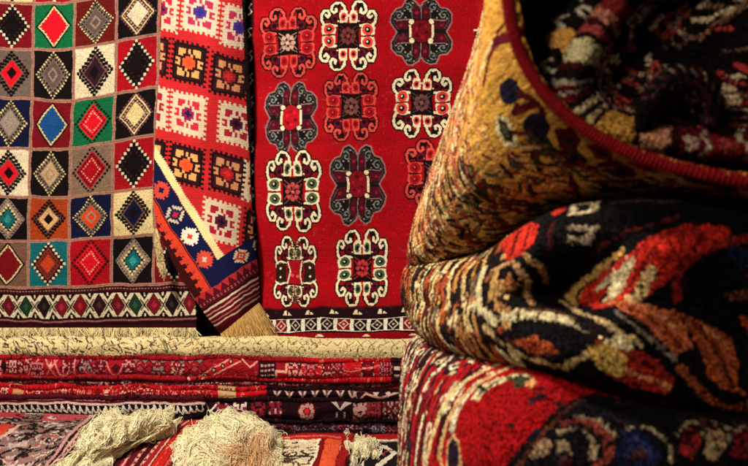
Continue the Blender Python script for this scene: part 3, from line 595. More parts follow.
B_CTRL = [
 [(440,334,1.72),(470,342,1.58),(510,350,1.36),(568,366,1.2),(628,384,1.14),(700,398,1.12),(790,404,1.12),(870,404,1.14)],
 [(424,338,1.64),(450,346,1.48),(494,354,1.26),(552,370,1.11),(612,388,1.06),(690,402,1.05),(780,410,1.05),(870,410,1.07)],
 [(410,348,1.60),(428,362,1.42),(474,372,1.20),(538,388,1.06),(604,404,1.03),(690,416,1.03),(780,424,1.04),(870,424,1.05)],
 [(403,372,1.58),(414,398,1.40),(448,420,1.18),(505,436,1.04),(596,436,.99),(690,440,.99),(780,446,1.0),(870,446,1.02)],
 [(403,430,1.57),(408,470,1.40),(436,510,1.17),(494,540,1.03),(596,520,.97),(690,520,.97),(780,520,.98),(870,520,1.0)],
 [(406,520,1.58),(414,570,1.40),(444,640,1.18),(500,690,1.04),(596,690,1.0),(690,690,1.0),(780,690,1.0),(870,690,1.02)],
 [(416,590,1.60),(430,645,1.42),(462,722,1.2),(520,792,1.06),(600,800,1.03),(690,800,1.03),(780,800,1.03),(870,800,1.05)]]
def dashes(R, n, x0, x1, y0, y1, cols, lx, ly, wd):
    for _ in range(n):
        x, y = r3.uniform(x0, x1), r3.uniform(y0, y1)
        R.stroke([(x, y), (x + r3.uniform(*lx), y + r3.uniform(*ly))], r3.uniform(*wd), cols[r3.integers(len(cols))])
def chevrons(R, n, x0, x1, y0, y1, cols, s):
    for _ in range(n):
        x, y = r3.uniform(x0, x1), r3.uniform(y0, y1); a, b = r3.uniform(.5, 1) * s[0], r3.uniform(.5, 1) * s[1]; c = cols[r3.integers(len(cols))]
        R.dia(x, y, a, b, c); R.dia(x, y, a * .55, b * .55, cols[r3.integers(len(cols))])
def wefts(R, x0, x1, dx, cols, L, y0=0, y1=100, gap='#1c0e0c', g=.28):
    """rows of knots seen on the back of the fold: each row a run of short coloured stitches"""
    x = x0
    while x < x1:
        w_ = dx * r3.uniform(.8, 1.3); y = y0; ph = r3.uniform(0, 6.28)
        while y < y1:
            l = r3.uniform(*L); c = cols[r3.integers(len(cols))]
            pts = [(x + w_ / 2 + .35 * dx * math.sin(ph + .21 * yy), yy) for yy in (y, y + l / 2, y + l * .96)]
            R.stroke(pts, w_ * (1 - g), c); y += l
        x += w_
def top_raster():
    R = Ras(0, 0, 100, 100, 9, '#d8a044')
    gold, mar, navy, crm, olv, rust = '#d8a044', '#5c1018', '#1a1730', '#e8d4a0', '#5a5438', '#b04a28'
    cols = ['#4a1c16', '#8a2a20', '#ead6a4', '#c88448', '#3a2a20', '#94743e', '#b04a34', '#e0b872', '#6a6648']
    dashes(R, 260, 0, 100, 0, 34, ['#c88c38', '#e0b058', '#c08030', '#e8c070'], (-.6, .6), (2, 6), (.3, .6))
    # dense flowering field behind the gold border
    R.rect(0, 46, 100, 100, '#b88046')
    dashes(R, 420, 0, 62, 27, 46, ['#b8704a', '#d8a878', '#a85a38', '#7a3424', '#e0b880', '#c88c50'], (.4, 2.0), (-2, 2), (.4, .9))
    chevrons(R, 900, 0, 100, 38, 100, cols, (1.5, 4.0)); dashes(R, 1500, 0, 100, 36, 100, cols, (.5, 3.2), (-2.0, 2.0), (.3, .65))
    for yy in np.arange(40, 100, 1.5):
        xx0 = max(0, 56 - (yy - 40) * 1.7)
        x = xx0
        while x < 100:
            l = r3.uniform(.6, 3.2); R.stroke([(x, yy + r3.uniform(-.3, .3)), (x + l * .9, yy + r3.uniform(-.3, .3))], .95, (cols + ['#3a1a14', '#2a1814', '#d8b070', '#c89858', '#a8583c', '#d8a878'])[r3.integers(15)]); x += l
    dashes(R, 200, 0, 100, 72, 100, ['#3a1a14', '#5a2a1c', '#2a1814', '#d0a870'], (2, 6), (-1, 1), (.4, .9))
    R.stroke([(45.6, -1), (44.6, 8.3), (44.9, 16)], 2.3, mar); R.stroke([(44.9, 14), (46.6, 19), (49.6, 23.9)], 1.5, mar); R.stroke([(44.2, 16), (45.6, 22), (48.5, 28)], .8, crm); R.stroke([(42, 6), (43.2, 12)], .8, mar)
    R.poly([(52.0, 16), (52.4, 11.5), (54.1, 8.0), (56.0, 6.4), (56.9, 9.7), (55.2, 14.5), (54, 17.5)], mar); R.disc(54.3, 12.2, 2.3, navy, 5.2)
    R.stroke([(56.0, 8.7), (58.4, 4.9), (60.4, 4.5), (62.2, 7.5)], 1.9, mar); R.poly([(59.9, 12), (60.9, 7.4), (62.9, 6.6), (64.6, 11), (63.7, 15.6), (61.6, 16)], mar); R.disc(62.2, 11.6, 2.3, navy, 5.2)
    R.stroke([(59.6, 5.0), (58.6, 9.5), (57.9, 14.5)], 1.6, mar); R.stroke([(57.2, 12), (57.9, 15.5)], 1.3, mar)
    R.poly([(55.6, 22), (57.6, 18.2), (60.6, 18.8), (62.4, 21.8), (60.6, 24.6), (57.8, 24.4)], crm); R.poly([(56.4, 21.6), (57.9, 19.6), (60.2, 20.2), (61.4, 21.8), (60.2, 23.3), (58.2, 23.0)], '#2c2c2a'); R.poly([(57.6, 21.4), (58.6, 20.4), (60.2, 21.2), (60.0, 22.4), (58.6, 22.4)], olv)
    for x, y, a, b, c in ((67, 8, 1.6, 5, mar), (69.5, 15, 1.5, 4, '#3a1a18'), (72, 6, 1.4, 4, '#7a1f1a'), (75, 13, 1.8, 5, mar), (78, 6, 1.5, 4, '#a83a28'), (81, 12, 1.8, 4, crm), (84, 6, 1.5, 5, '#3c3a30'), (87, 11, 1.6, 5, mar), (90, 7, 1.5, 4, '#a83a28'), (94, 10, 2, 5, mar), (65, 16, 1.2, 3, '#2a2420')):
        R.poly([(x - a * 1.5, y), (x - a * .3, y - b * 1.3), (x + a * 1.2, y - b * .6), (x + a * 1.5, y + b * .5), (x + a * .2, y + b * 1.2), (x - a * .6, y + b * .5)], c); R.disc(x + a * .4, y + b * .1, a * .4, '#241826', b * .4)
    for x0 in np.arange(60, 100, 5.5): R.stroke([(x0, 20), (x0 + 2.6, 16), (x0 + 5, 21)], .9, ['#6a1a18', '#2a1a16', '#8a5a2c'][int(x0) % 3])
    dashes(R, 900, 62, 100, 15, 56, ['#b87c40', '#4a1814', '#6a2a1c', '#1c120e', '#7a5a34', '#3c3020', '#7c1a1c', '#d8b070', '#3a4030'], (.4, 2.2), (-3, 3), (.4, 1.2)); dashes(R, 500, 0, 56, 40, 96, ['#e8d0a8', '#d89878', '#c88068', '#f0dcb0', '#a84838'], (.4, 1.6), (-2, 2), (.3, .8))
    return R
def mid_raster():
    R = Ras(0, 0, 100, 100, 9, '#0c090c')
    cols = ['#e6d2a0', '#c07a40', '#2a1512', '#b0502c', '#e8c888', '#5c2018', '#1c1210', '#d09a58', '#6a6048']
    R.rect(0, 0, 42, 100, '#9a6038')
    R.rect(0, 0, 42, 100, '#24120e'); wefts(R, 0, 20, .85, cols, (3, 16)); wefts(R, 20, 34, 1.4, cols + ['#e8d4a4', '#c87a48'], (4, 20)); wefts(R, 34, 42, 2.0, ['#e6d2a0', '#1c1210', '#b0502c', '#100c0e', '#d8a868'], (5, 16))
    chevrons(R, 80, 10, 44, 5, 100, cols, (1.6, 3.5))
    red, crm2, gold, org = '#d22c1e', '#ecd8a8', '#d8a860', '#c4562c'
    # navy field motifs
    R.poly([(38.5, 16.5), (42.4, 15.5), (47.6, 14.7), (50.8, 22), (49.7, 30.2), (46.4, 32.1), (42.2, 31.6)], '#dc3424'); R.stroke([(43, 30), (44.6, 18)], .9, '#5c1210'); R.stroke([(46.6, 31), (48.2, 19)], .9, '#6a1612'); R.stroke([(40.6, 26), (41.2, 17)], .7, '#8a2018')
    R.poly([(53.3, 15.5), (56.1, 14.4), (57.3, 17.2), (54.9, 20.9)], '#c83024')
    R.stroke([(58.4, 14.0), (62.6, 16.5), (62.6, 23), (58.8, 22.3), (58.3, 15)], 1.5, '#c8b490'); R.stroke([(58.2, 28.5), (63.0, 29.9), (61.9, 33.6), (58.4, 31.6)], 1.3, '#a8947c'); R.rect(65, 18, 76, 20, '#3c2c28'); R.rect(53.4, 24, 55, 34, '#401014'); R.stroke([(66, 12), (92, 14)], 1.4, '#34141a')
    R.poly([(57.6, 57.9), (63.4, 50.2), (71.0, 47.0), (76.0, 29.2), (80.6, 28.2), (86, 46), (85.1, 51.1), (80.8, 53.6), (74.6, 57.1), (69.9, 61.3), (63.8, 63.4), (60.3, 63.4)], red)
    for a, b in (((66, 56), (77.0, 32)), ((69.5, 57), (79.0, 33)), ((73.5, 56), (81.5, 36)), ((77.5, 54), (83.2, 42))): R.stroke([a, ((a[0] + b[0]) / 2 + .6, (a[1] + b[1]) / 2 + 3), b], .75, '#6c0e10')
    R.poly([(55.9, 55.6), (58.8, 47.6), (63.8, 44.6), (69.8, 42.4), (69.2, 46.9), (64.9, 49.9), (60.6, 56.3), (57.6, 60.3), (56.4, 62)], gold); R.stroke([(58.2, 59), (61.4, 53.6), (66, 49.6)], .8, '#2a1410')
    R.stroke([(63.6, 61.6), (67.0, 57.6), (70.8, 49.6)], 2.2, crm2); R.stroke([(66.8, 63.0), (70.2, 59.6), (73.6, 53.2)], 2.0, '#ecc488'); R.stroke([(64.4, 55.6), (68.6, 51.4)], 1.6, crm2); R.stroke([(62.6, 61.0), (65, 58.8)], 1.1, '#1c1010'); R.stroke([(70.3, 59.6), (71.6, 55.8)], .6, '#2a0c0c')
    R.poly([(63.0, 60.8), (66.4, 60.6), (70.4, 63.0), (73.2, 65.6), (74.4, 69.3), (75.0, 72.4), (72.2, 73.8), (69.2, 70.5), (66.8, 66.2)], '#d06a40'); R.stroke([(66.5, 63), (70.5, 68), (73, 72.4)], .9, '#8a2c1c'); R.stroke([(69, 63.4), (72.6, 68.4)], .8, '#e0a070'); R.stroke([(63.8, 64.6), (67, 69.6), (71.6, 74.6)], .8, '#8a7a70')
    R.stroke([(33.1, 48.2), (38.7, 57.0), (44.9, 61.4), (50.9, 64.8), (56.8, 68.1), (63.4, 72.5)], 2.5, crm2); [R.stroke([(a, b - 1.6), (a - .7, b + 1.4)], .45, '#3a2010') for a, b in ((35, 51), (37.6, 55.6), (40.6, 58.6), (44, 61), (47.4, 63), (51, 65), (54.4, 67), (58, 69), (61, 71))]; R.stroke([(36, 60), (38.4, 69), (43, 76), (49.6, 77.6), (56.2, 73.6)], 1.5, '#d0b078'); R.stroke([(46, 60), (51, 62.2), (55, 66)], .9, '#6a4020')
    R.poly([(36.6, 64.0), (42.1, 62.6), (48.6, 67.6), (52.6, 72.6), (48.4, 76.0), (41.9, 74.2)], '#141018'); R.poly([(39.6, 67.4), (44.2, 66.9), (48.6, 71.6), (49.2, 74.0), (44.2, 73.9)], '#c05a2c'); R.poly([(42, 69.2), (44.6, 68.9), (46.6, 72), (44, 72.4)], '#8c3018')
    R.poly([(53.6, 55.9), (56.3, 62.8), (60.5, 66.2), (64.0, 70.1), (58.4, 70.8), (54.6, 67.9)], '#1a1014'); R.stroke([(54.2, 57.4), (56.6, 64), (61, 68), (66, 72)], 1.3, '#d8b884')
    R.poly([(57.6, 71.1), (62.6, 72.8), (68.1, 74.6), (71.6, 78.3), (70.0, 81.4), (63.1, 80.9), (57.4, 77.3)], '#a8241a'); R.stroke([(62, 77), (70.4, 79.6)], .8, '#e08a60'); R.stroke([(63.5, 74.6), (69.6, 77)], .7, '#5a1010'); R.poly([(55.4, 72.9), (60.3, 71.6), (63.2, 74.8), (61.7, 78.9), (57.0, 77.3)], '#e4b860')
    R.poly([(73.0, 64.3), (76.6, 67.2), (81.9, 70.4), (82.7, 74.3), (82.4, 77.8), (84.6, 81.0), (80.6, 79.4), (77.2, 77.2), (76.2, 72.8)], '#b4532c'); R.stroke([(74.4, 66), (78.6, 72), (82, 79)], .8, '#6c2a18'); R.stroke([(76.8, 68), (81.2, 72)], .7, '#d89460')
    R.poly([(86, 50), (98, 47), (98, 54), (87, 56)], '#14223c'); R.stroke([(84, 62), (90, 60), (97, 61)], 1.6, '#6a3c2c'); R.poly([(87, 66), (99, 68), (99, 78), (90, 76)], '#6c1418'); R.stroke([(80, 84), (88, 80), (97, 81)], 1.2, '#7a3a2c')
    R.poly([(48.9, 82.6), (60.3, 83.6), (72.1, 83.4), (68.1, 87.4), (54, 86.5)], '#7c0e14')
    R.stroke([(38.4, 33.0), (44.1, 33.4), (46.8, 39), (45.6, 50), (46.4, 58)], 1.5, '#d0a070'); R.stroke([(35.2, 29), (34.6, 40), (36, 52), (38.7, 60)], 1.7, crm2); R.stroke([(41.2, 40), (40.6, 50), (42, 58)], 1.1, '#c08850'); R.stroke([(38.2, 38), (37.8, 50), (40, 58)], .8, '#120c0e')
    R.stroke([(74.6, 62), (78, 55), (83, 51.5), (90, 46)], 1.5, '#8a2018'); R.stroke([(72.6, 76), (78, 82), (88, 86)], 1.5, '#9a4a28'); R.stroke([(64, 36), (70, 33), (75, 26)], 1.1, '#5c1a18'); R.stroke([(50.5, 37), (53.6, 44), (54, 52)], 1.2, '#3c1814')
    R.stroke([(47.4, 33), (50.2, 36), (51.6, 42)], 1.5, '#c89a68'); R.stroke([(84, 66), (87, 74), (92, 80)], 1.4, '#9a3a22'); R.stroke([(88, 58), (95, 66), (99, 68)], 1.3, '#6c2418')
    return R
def low_raster():
    R = Ras(0, 0, 100, 100, 9, '#a8060e')
    cols = ['#ecdcb8', '#e0cca0', '#7a0c16', '#2a1014', '#b8202a', '#3c2030', '#c8a880', '#94101a', '#e8d8b4']
    R.rect(0, 0, 34, 100, '#8c141c')
    R.rect(0, 0, 31, 100, '#3a0c10'); wefts(R, 0, 16, .8, cols, (3, 16)); wefts(R, 16, 29, 1.15, cols + ['#b01018', '#7a0c14', '#3a0c10'], (3, 15)); dashes(R, 90, 24, 34, 0, 100, ['#a8060e', '#b01018', '#ecdcb8'], (-.6, .6), (3, 10), (.8, 1.6))
    chevrons(R, 60, 8, 36, 0, 100, cols, (1.5, 3))
    crm2 = '#e8d2a0'
    R.poly([(34.6, 44), (34.4, 40), (36.0, 36.0), (38.6, 33.6), (38.0, 36.6), (36.4, 40.2), (36.2, 44.2)], crm2); R.poly([(35.2, 42), (36.0, 38), (37.6, 35.6), (36.2, 39.8), (35.8, 42.4)], '#1c1014'); R.stroke([(34.2, 40), (37.4, 41.0)], .6, '#1c1014')
    R.stroke([(34.0, 60), (31.0, 57.1), (31.0, 52), (32.0, 46.5), (34.0, 38), (36.5, 30), (38.5, 25)], .9, '#d8b078'); R.stroke([(27.0, 60), (29.0, 47.2), (31.5, 36), (34.6, 26.2)], 1.1, '#e0c890')
    R.poly([(32.6, 54.2), (33.6, 51.9), (35.6, 53.2), (37.4, 56.4), (36.6, 59), (33.6, 58.4)], '#dcae78'); R.poly([(33.2, 54.4), (33.8, 52.6), (35.4, 53.8), (36.7, 56.4), (36.0, 58.3), (33.8, 57.6)], '#2a1428')
    R.poly([(37.6, 34.6), (39.1, 31.6), (41.9, 31.6), (43.2, 36.2), (41.2, 38.2)], '#3a4028'); R.stroke([(38, 34), (40, 32), (42.2, 33), (43, 37)], .7, crm2); R.disc(42.6, 35.0, 1.0, '#e09a60', 1.6); R.stroke([(36.6, 27.6), (40, 27), (41.6, 29)], .9, crm2); R.stroke([(33, 31), (36, 29.4), (38.6, 30.6)], .7, '#4a0c10')
    R.poly([(54, 31), (100, 30), (100, 78), (46, 74), (43.5, 64), (45.0, 56), (47.6, 51), (50, 45), (52, 38)], '#0f0a10')
    R.poly([(46.5, 23), (62, 22), (82, 25), (78, 30), (56, 29.5), (48, 30)], '#7c0a12')
    R.stroke([(52.6, 47.4), (54.8, 46.2), (57.4, 48.0), (59.2, 51.8), (59.0, 55.8), (57.3, 58.6)], 1.6, '#8a3830'); R.stroke([(52.0, 49.4), (54.2, 48.6), (56, 50.4), (57.2, 53.4), (56.8, 56.4)], .9, '#9c8868'); R.stroke([(53.6, 45.4), (57.6, 46.6), (60.2, 50.6)], .6, '#9c8868'); R.poly([(51.6, 51.4), (53.2, 51.8), (54.0, 54.6), (52.2, 55.4)], '#a89070')  # motifs from here rightward dimmed: the weaker light is put into their colours
    R.poly([(60.8, 49.4), (63.8, 49.4), (66.4, 53.3), (66.0, 58.3), (60.4, 58.9), (60.0, 53.4)], '#141c40'); R.stroke([(60.6, 48.0), (64.4, 48.0), (67.6, 52), (68.0, 57)], .6, '#9c8c70'); R.disc(63.4, 55.2, 1.2, '#3a1a30', 1.6); R.stroke([(61, 56), (63, 51), (65, 56)], .5, '#2c3a70')
    R.poly([(48.6, 52), (50.0, 50.0), (51.4, 52.4), (50.3, 55), (48.6, 55.2)], '#a88866'); R.stroke([(46, 58), (48, 54), (51, 46.5), (53.4, 38)], .8, '#5c2a20')
    for x, c in ((70.6, '#a02428'), (74.6, '#b89870'), (79.0, '#7a1a20'), (84, '#b08858'), (90, '#7a1a20')):
        R.poly([(x - 1.6, 55), (x - .8, 49), (x + 1.2, 47.6), (x + 2.2, 52), (x + .6, 56)], c); R.stroke([(x - 2.0, 50), (x + .4, 45.4), (x + 2.6, 47)], .6, '#a89074'); R.stroke([(x + .2, 50), (x + .8, 54)], .6, '#141018')
    dashes(R, 160, 44, 100, 30, 76, ['#241018', '#141a2c', '#3c1418', '#0c080c', '#4a2a24'], (-1, 2), (-2, 2), (.5, 1.3)); R.rect(40, 78, 100, 100, '#7c0a12'); dashes(R, 160, 34, 100, 60, 100, ['#0f0a10', '#c8a880', '#2a1428', '#a8060e'], (-2, 2), (-3, 3), (.8, 2))
    return R
def big(label, ctrl, R, nv, nu, rows=0.0, low=.004, wob=.25, amp=.0006, lump=.0002):
    S = loft(world(ctrl), nv, nu); base = S.reshape(-1, 3)
    stri = vnoise(nv, nu, 24, 150) if ctrl is T_CTRL else vnoise(nv, nu, 150, 26)
    S = S + normals(S) * (stri * .0005)[..., None]
    t = thing('folded_carpet', (float(S[..., 0].mean()), float(S[..., 1].mean()), float(S[..., 2].min())), label, 'carpet', 'big folded carpets piled at the right')
    C = aged(fit(R, nv, nu, wob, 12), .22, .12, 6) * (1 + .28 * stri)[..., None]
    o = sheet('pile', pile(pile(S, amp, low, 7), 0, lump, 110), C, wool('pile_wool', bump=.6, scale=420), t, .008, -1 if ctrl is T_CTRL else 1)
    return t, S
def cord(name, path, r, col, parent, n=700, sides=14, k=260, amp=.16):
    p = cr(path, n); t = np.gradient(p, axis=0); t /= np.linalg.norm(t, axis=1, keepdims=True)
    a = np.cross(t, [0, 1, 0.13]); a /= np.linalg.norm(a, axis=1, keepdims=True); b = np.cross(t, a)
    th = np.linspace(0, 2 * np.pi, sides, endpoint=False); s = np.linspace(0, 1, n)
    tw = np.sin(th[None] + s[:, None] * k * 2 * np.pi / 2)
    rr = r * (1 + amp * tw + .05 * rng.standard_normal((n, sides)))
    V = p[:, None] + rr[..., None] * (a[:, None] * np.cos(th)[None, :, None] + b[:, None] * np.sin(th)[None, :, None])
    i = np.arange(n * sides).reshape(n, sides); nx = np.roll(i, -1, 1)
    F = np.stack([i[:-1], nx[:-1], nx[1:], i[1:]], -1).reshape(-1, 4)
    C = np.clip(lin(col)[None, None] * (1 + .35 * tw[..., None] + .15 * rng.standard_normal((n, sides, 1))), .002, 1)
    return mesh_obj(name, V.reshape(-1, 3), F, C.reshape(-1, 3), wool('yarn'), parent)
top, ST = big('gold bordered carpet rolled open at the end, bound in red cord, top of the pile', T_CTRL, top_raster(), 460, 900)
cord('binding', world(T_CTRL)[0], .0062, '#8e141e', top, k=330, amp=.2)
# inner layers of the rolled top carpet, seen in its open end
I_CTRL = []
lipc = [(690,-50),(640,-22),(602,18),(578,55),(566,92),(584,122),(628,138),(690,147),(760,152),(850,150),(930,110),(940,20),(880,-50),(780,-70),(690,-50)]
cxy = np.array([690., 60.])
for k_, (s, d) in enumerate(((1.85, 1.45), (1.28, 1.07), (1.14, 1.035), (1.06, 1.03), (.97, 1.0), (.89, 1.005), (.84, 1.02), (.78, 1.035), (.64, 1.05), (.33, 1.06), (.02, 1.065))):
    I_CTRL.append([tuple(cxy + (np.array(p) - cxy) * s) + (d,) for p in lipc])
def inner_raster():
    R = Ras(0, 0, 100, 100, 8, '#140b10')
    R.rect(0, 64, 100, 100, '#0b070a'); R.disc(19.3, 14, 1.5, '#d89c50', 4); [R.stroke([(x, 11 + k), (x + .9, 8 + k), (x + 1.6, 13 + k)], .5, '#c8c0ac') for x, k in ((12.5, 0), (14.6, 5), (16.4, 1), (22.4, 3), (24, 8), (25.6, 4), (27.2, 9), (29, 5), (31, 9), (33, 5))]; R.disc(23.2, 18, .7, '#b0a490', 2.4); R.disc(28.4, 17, .8, '#c8b8a0', 2.6)
    y0, y1 = 25, 62
    for xa, xb, c in ((0, 14, '#20101a'), (14, 20, '#8a3020'), (20, 25, '#141014'), (25, 29, '#7a2020'), (29, 31.5, '#c07868'), (31.5, 33, '#3a1014'), (33, 35, '#b04a48'), (35, 36, '#2a0c10'), (36.5, 42.5, '#e8d8a8'), (42.5, 44.5, '#4a1014'), (44.5, 47, '#1a1014'), (47, 48.5, '#b8a898'), (48.5, 50, '#5a1016'), (50, 51, '#a89890'), (51, 53, '#6a141c'), (53, 55, '#1a1010'), (55, 57, '#d0bc90'), (57, 59, '#201410'), (59, 60.5, '#c8b080'), (60.5, 62, '#181010'), (62, 70.5, '#d8a04a'), (70.5, 72, '#3a1214'), (72, 76.5, '#d89878'), (76.5, 78, '#2a1014'), (78, 82, '#6a121c'), (82, 83, '#c0a890'), (83, 88, '#781420'), (88, 89, '#c8b898'), (89, 100, '#581018')):
        R.rect((xa / 10 - 1) * 7.143, y0, (xb / 10 - 1) * 7.143, y1, c)
    R.disc(50, 44, .9, '#c8a898', 5); R.disc(54, 44, 1.0, '#a04038', 6); R.rect(0, 64, 100, 100, '#150b10'); dashes(R, 380, 0, 100, 63, 95, ['#8c2428', '#a0604c', '#2a1420', '#d8c0a0', '#b83c34', '#140a10', '#7c5c48', '#e0c8a0', '#1a1018'], (1, 4), (-2, 4), (.9, 2.0)); [R.disc(a, b, 1.6, c, 2.6) for a, b, c in ((88, 72, '#c87a3c'), (84, 78, '#d8a868'), (92, 80, '#a83028'), (10, 74, '#b8a080'), (96, 70, '#c8a880'), (80, 70, '#8a2a24'))]
    return R
S = loft(world(I_CTRL), 360, 800)
sheet('inner_layer', pile(S, .0013, .005, 6), aged(fit(inner_raster(), 360, 800, .5, 14), .25, .15), wool('pile_wool', bump=.6, scale=420), top, .004)
F_CTRL = [[(632,128,1.16),(640,104,1.16),(654,80,1.16),(676,66,1.16),(700,74,1.16),(716,92,1.16),(728,122,1.16)],
          [(634,128,1.08),(642,102,1.07),(656,80,1.065),(678,66,1.06),(702,74,1.065),(718,92,1.07),(726,122,1.08)],
          [(640,128,1.05),(648,106,1.045),(660,88,1.04),(678,78,1.035),(698,84,1.04),(710,98,1.045),(718,122,1.05)],
          [(650,128,1.06),(656,112,1.055),(666,100,1.05),(678,96,1.05),(692,98,1.05),(702,108,1.055),(708,124,1.06)],
          [(660,126,1.09),(664,118,1.09),(670,114,1.09),(678,112,1.09),(686,113,1.09),(692,118,1.09),(698,124,1.09)]]
R = Ras(0, 0, 100, 100, 6, '#170c12')
for x in np.arange(16, 90, 8.5): R.stroke([(x, 14 + (x % 5)), (x + 5, 38)], 2.0 if x > 40 else 1.2, '#9c8c7c' if x > 40 else '#5c4c44'); R.stroke([(x + 4, 20), (x + 7, 44)], 2.2, '#4a161c')
dashes(R, 200, 0, 100, 48, 100, ['#5c2430', '#4a1820', '#7c6a60', '#6a2a28', '#2c1a28'], (2, 8), (-2, 6), (1.0, 2.6))
S = loft(world([[(x, y, d - .06) for x, y, d in r_] for r_ in F_CTRL]), 180, 260)
sheet('inner_fold', pile(S, .0012, .003, 4), aged(fit(R, 180, 260, 1.0, 10), .25, .15), wool('pile_wool', bump=.6, scale=420), top, .004)
mid, SM = big('folded carpet with dark navy pile and flame coloured leaves, middle of the pile', M_CTRL, mid_raster(), 760, 760)
low_, SB = big('scarlet folded carpet with cream weft ends, bottom of the pile', B_CTRL, low_raster(), 760, 760)
# ------------------------------------------------------------------ rugs lying on the floor in front, with heavy cotton fringes
r4 = np.random.default_rng(11)
CREAM = '#fff2c8'
def floor_rug(label, ctrl, R, nv=260, nu=360, low=.003):
    # ctrl rows of (px, py, z)
    A = np.array([[G(*p) for p in r] for r in ctrl])
    S = loft(A, nv, nu)
    t = thing('floor_rug', (float(S[..., 0].mean()), float(S[..., 1].mean()), 0), label, 'rug', 'fringed rugs on the floor')
    sheet('pile', pile(S, .0012, low, 8), aged(fit(R, nv, nu, 1.0, 14), .22, .12), wool(), t, .008, -1)
    return t
def gz(rows): return [[(x, y, (CAM_H - z) / (y - 233.0) * FPX) for x, y, z in r] for r in rows]
def mound(parent, rows, n, length, dirn, spread=.5, col=CREAM, tip=None, rad=.0008, puff=.03):
    """a heap of cotton fringe: lumpy core plus loose twisted strands, ONE mesh"""
    A = world(rows); nv, nu = 150, 190
    S = loft(A, nv, nu); N = normals(S)
    if N[nv // 2, nu // 2] @ np.array([0, -1, 1]) < 0: N = -N
    lump = puff * (np.abs(vnoise(nv, nu, 5, 7, r4)) + .5 * np.abs(vnoise(nv, nu, 12, 16, r4))) + .004 * vnoise(nv, nu, 40, 50, r4)
    S = S + N * lump[..., None]
    Du, Dv = np.gradient(S, axis=1), np.gradient(S, axis=0)
    base = lin(col); C = base[None, None] * (1 + .14 * r4.standard_normal((nv, nu, 1))) * np.ones((nv, nu, 3))
    if tip is not None:
        m = tip(np.linspace(0, 1, nv)[:, None], np.linspace(0, 1, nu)[None, :]) + .35 * vnoise(nv, nu, 9, 9, r4); m = np.clip(m, 0, .85)[..., None]; C = C * (1 - m) + lin('#c08a56') * m
    i = np.arange(nv * nu).reshape(nv, nu); F = np.stack([i[:-1, :-1], i[1:, :-1], i[1:, 1:], i[:-1, 1:]], -1).reshape(-1, 4)
    V = [S.reshape(-1, 3)]; FF = [F]; CC = [C.reshape(-1, 3)]
    k = 9; s = np.linspace(0, 1, k)
    K = max(12, n // 42); cl = r4.integers(0, K, n)                    # the strands hang together in locks
    cv, cu = r4.uniform(2, nv - 10, K), r4.uniform(2, nu - 2, K); ca = r4.normal(0, spread, K) + .8 * vnoise(nv, nu, 4, 5, r4)[cv.astype(int), cu.astype(int)]
    cL = r4.uniform(.5, 1.1, K) * length; ch = r4.uniform(.001, .017, K); cb = r4.normal(0, .9, K)
    iv = np.clip(cv[cl] + r4.normal(0, 7, n), 0, nv - 1).astype(int); iu = np.clip(cu[cl] + r4.normal(0, 7, n), 0, nu - 1).astype(int)
    du, dv = dirn; L = cL[cl] * r4.uniform(.7, 1.1, n); pts = np.empty((n, k, 3)); ph = r4.uniform(0, 6.28, n)
    a = ca[cl] + r4.normal(0, .16, n); hop = ch[cl] * r4.uniform(.1, 1.0, n); loose = r4.random(n) < .06; hop = np.where(loose, hop + .008, hop); a = np.where(loose, a + r4.normal(0, .9, n), a)
    for j, s_ in enumerate(s):
        aa = a + cb[cl] * s_ * .9; pull = .5 * s_ * (1 - loose)
        uu = iu + (cu[cl] - iu) * pull + (du * np.cos(aa) - dv * np.sin(aa)) * L * s_ * nu + 1.0 * np.sin(ph + s_ * 6); vv = iv + (cv[cl] - iv) * pull + (du * np.sin(aa) + dv * np.cos(aa)) * L * s_ * nv + 1.0 * np.cos(ph * 1.7 + s_ * 5)
        over = np.clip(uu, 0, nu - 1), np.clip(vv, 0, nv - 1); ou, ov = (uu - over[0])[:, None], (vv - over[1])[:, None]
        vi, ui = over[1].astype(int), over[0].astype(int)
        pts[:, j] = S[vi, ui] + np.clip(ou, -30, 30) * Du[vi, ui] * .8 + np.clip(ov, -20, 20) * Dv[vi, ui] * .8 + N[vi, ui] * (.0012 + hop * np.sin(math.pi * min(1, s_ * 1.05 + .04)))[:, None]
    pts[:, 1:-1] = .5 * pts[:, 1:-1] + .25 * (pts[:, :-2] + pts[:, 2:])
    rad_ = np.full((n, k), rad) * (1 - .5 * s ** 3)[None] * r4.uniform(.45, 1.5, n)[:, None]
    cc = C[iv, iu] * (r4.uniform(.84, 1.1, K)[cl] * r4.uniform(.88, 1.1, n))[:, None]
    t = np.gradient(pts, axis=1); t /= np.linalg.norm(t, axis=2, keepdims=True) + 1e-9
    q = np.cross(t, [.31, .52, .79]); q /= np.linalg.norm(q, axis=2, keepdims=True) + 1e-9; b = np.cross(t, q); th = np.linspace(0, 2 * np.pi, 4, endpoint=False)
    TV = pts[:, :, None] + rad_[:, :, None, None] * (q[:, :, None] * np.cos(th)[None, None, :, None] + b[:, :, None] * np.sin(th)[None, None, :, None])
    idx = np.arange(n * k * 4).reshape(n, k, 4) + nv * nu; nx = np.roll(idx, -1, 2)
    FF.append(np.stack([idx[:, :-1], nx[:, :-1], nx[:, 1:], idx[:, 1:]], -1).reshape(-1, 4)); V.append(TV.reshape(-1, 3)); CC.append(np.repeat(cc, k * 4, 0))
    return mesh_obj('fringe', np.concatenate(V), np.concatenate(FF), np.clip(np.concatenate(CC), .003, .93), wool('yarn', bump=.2), parent)
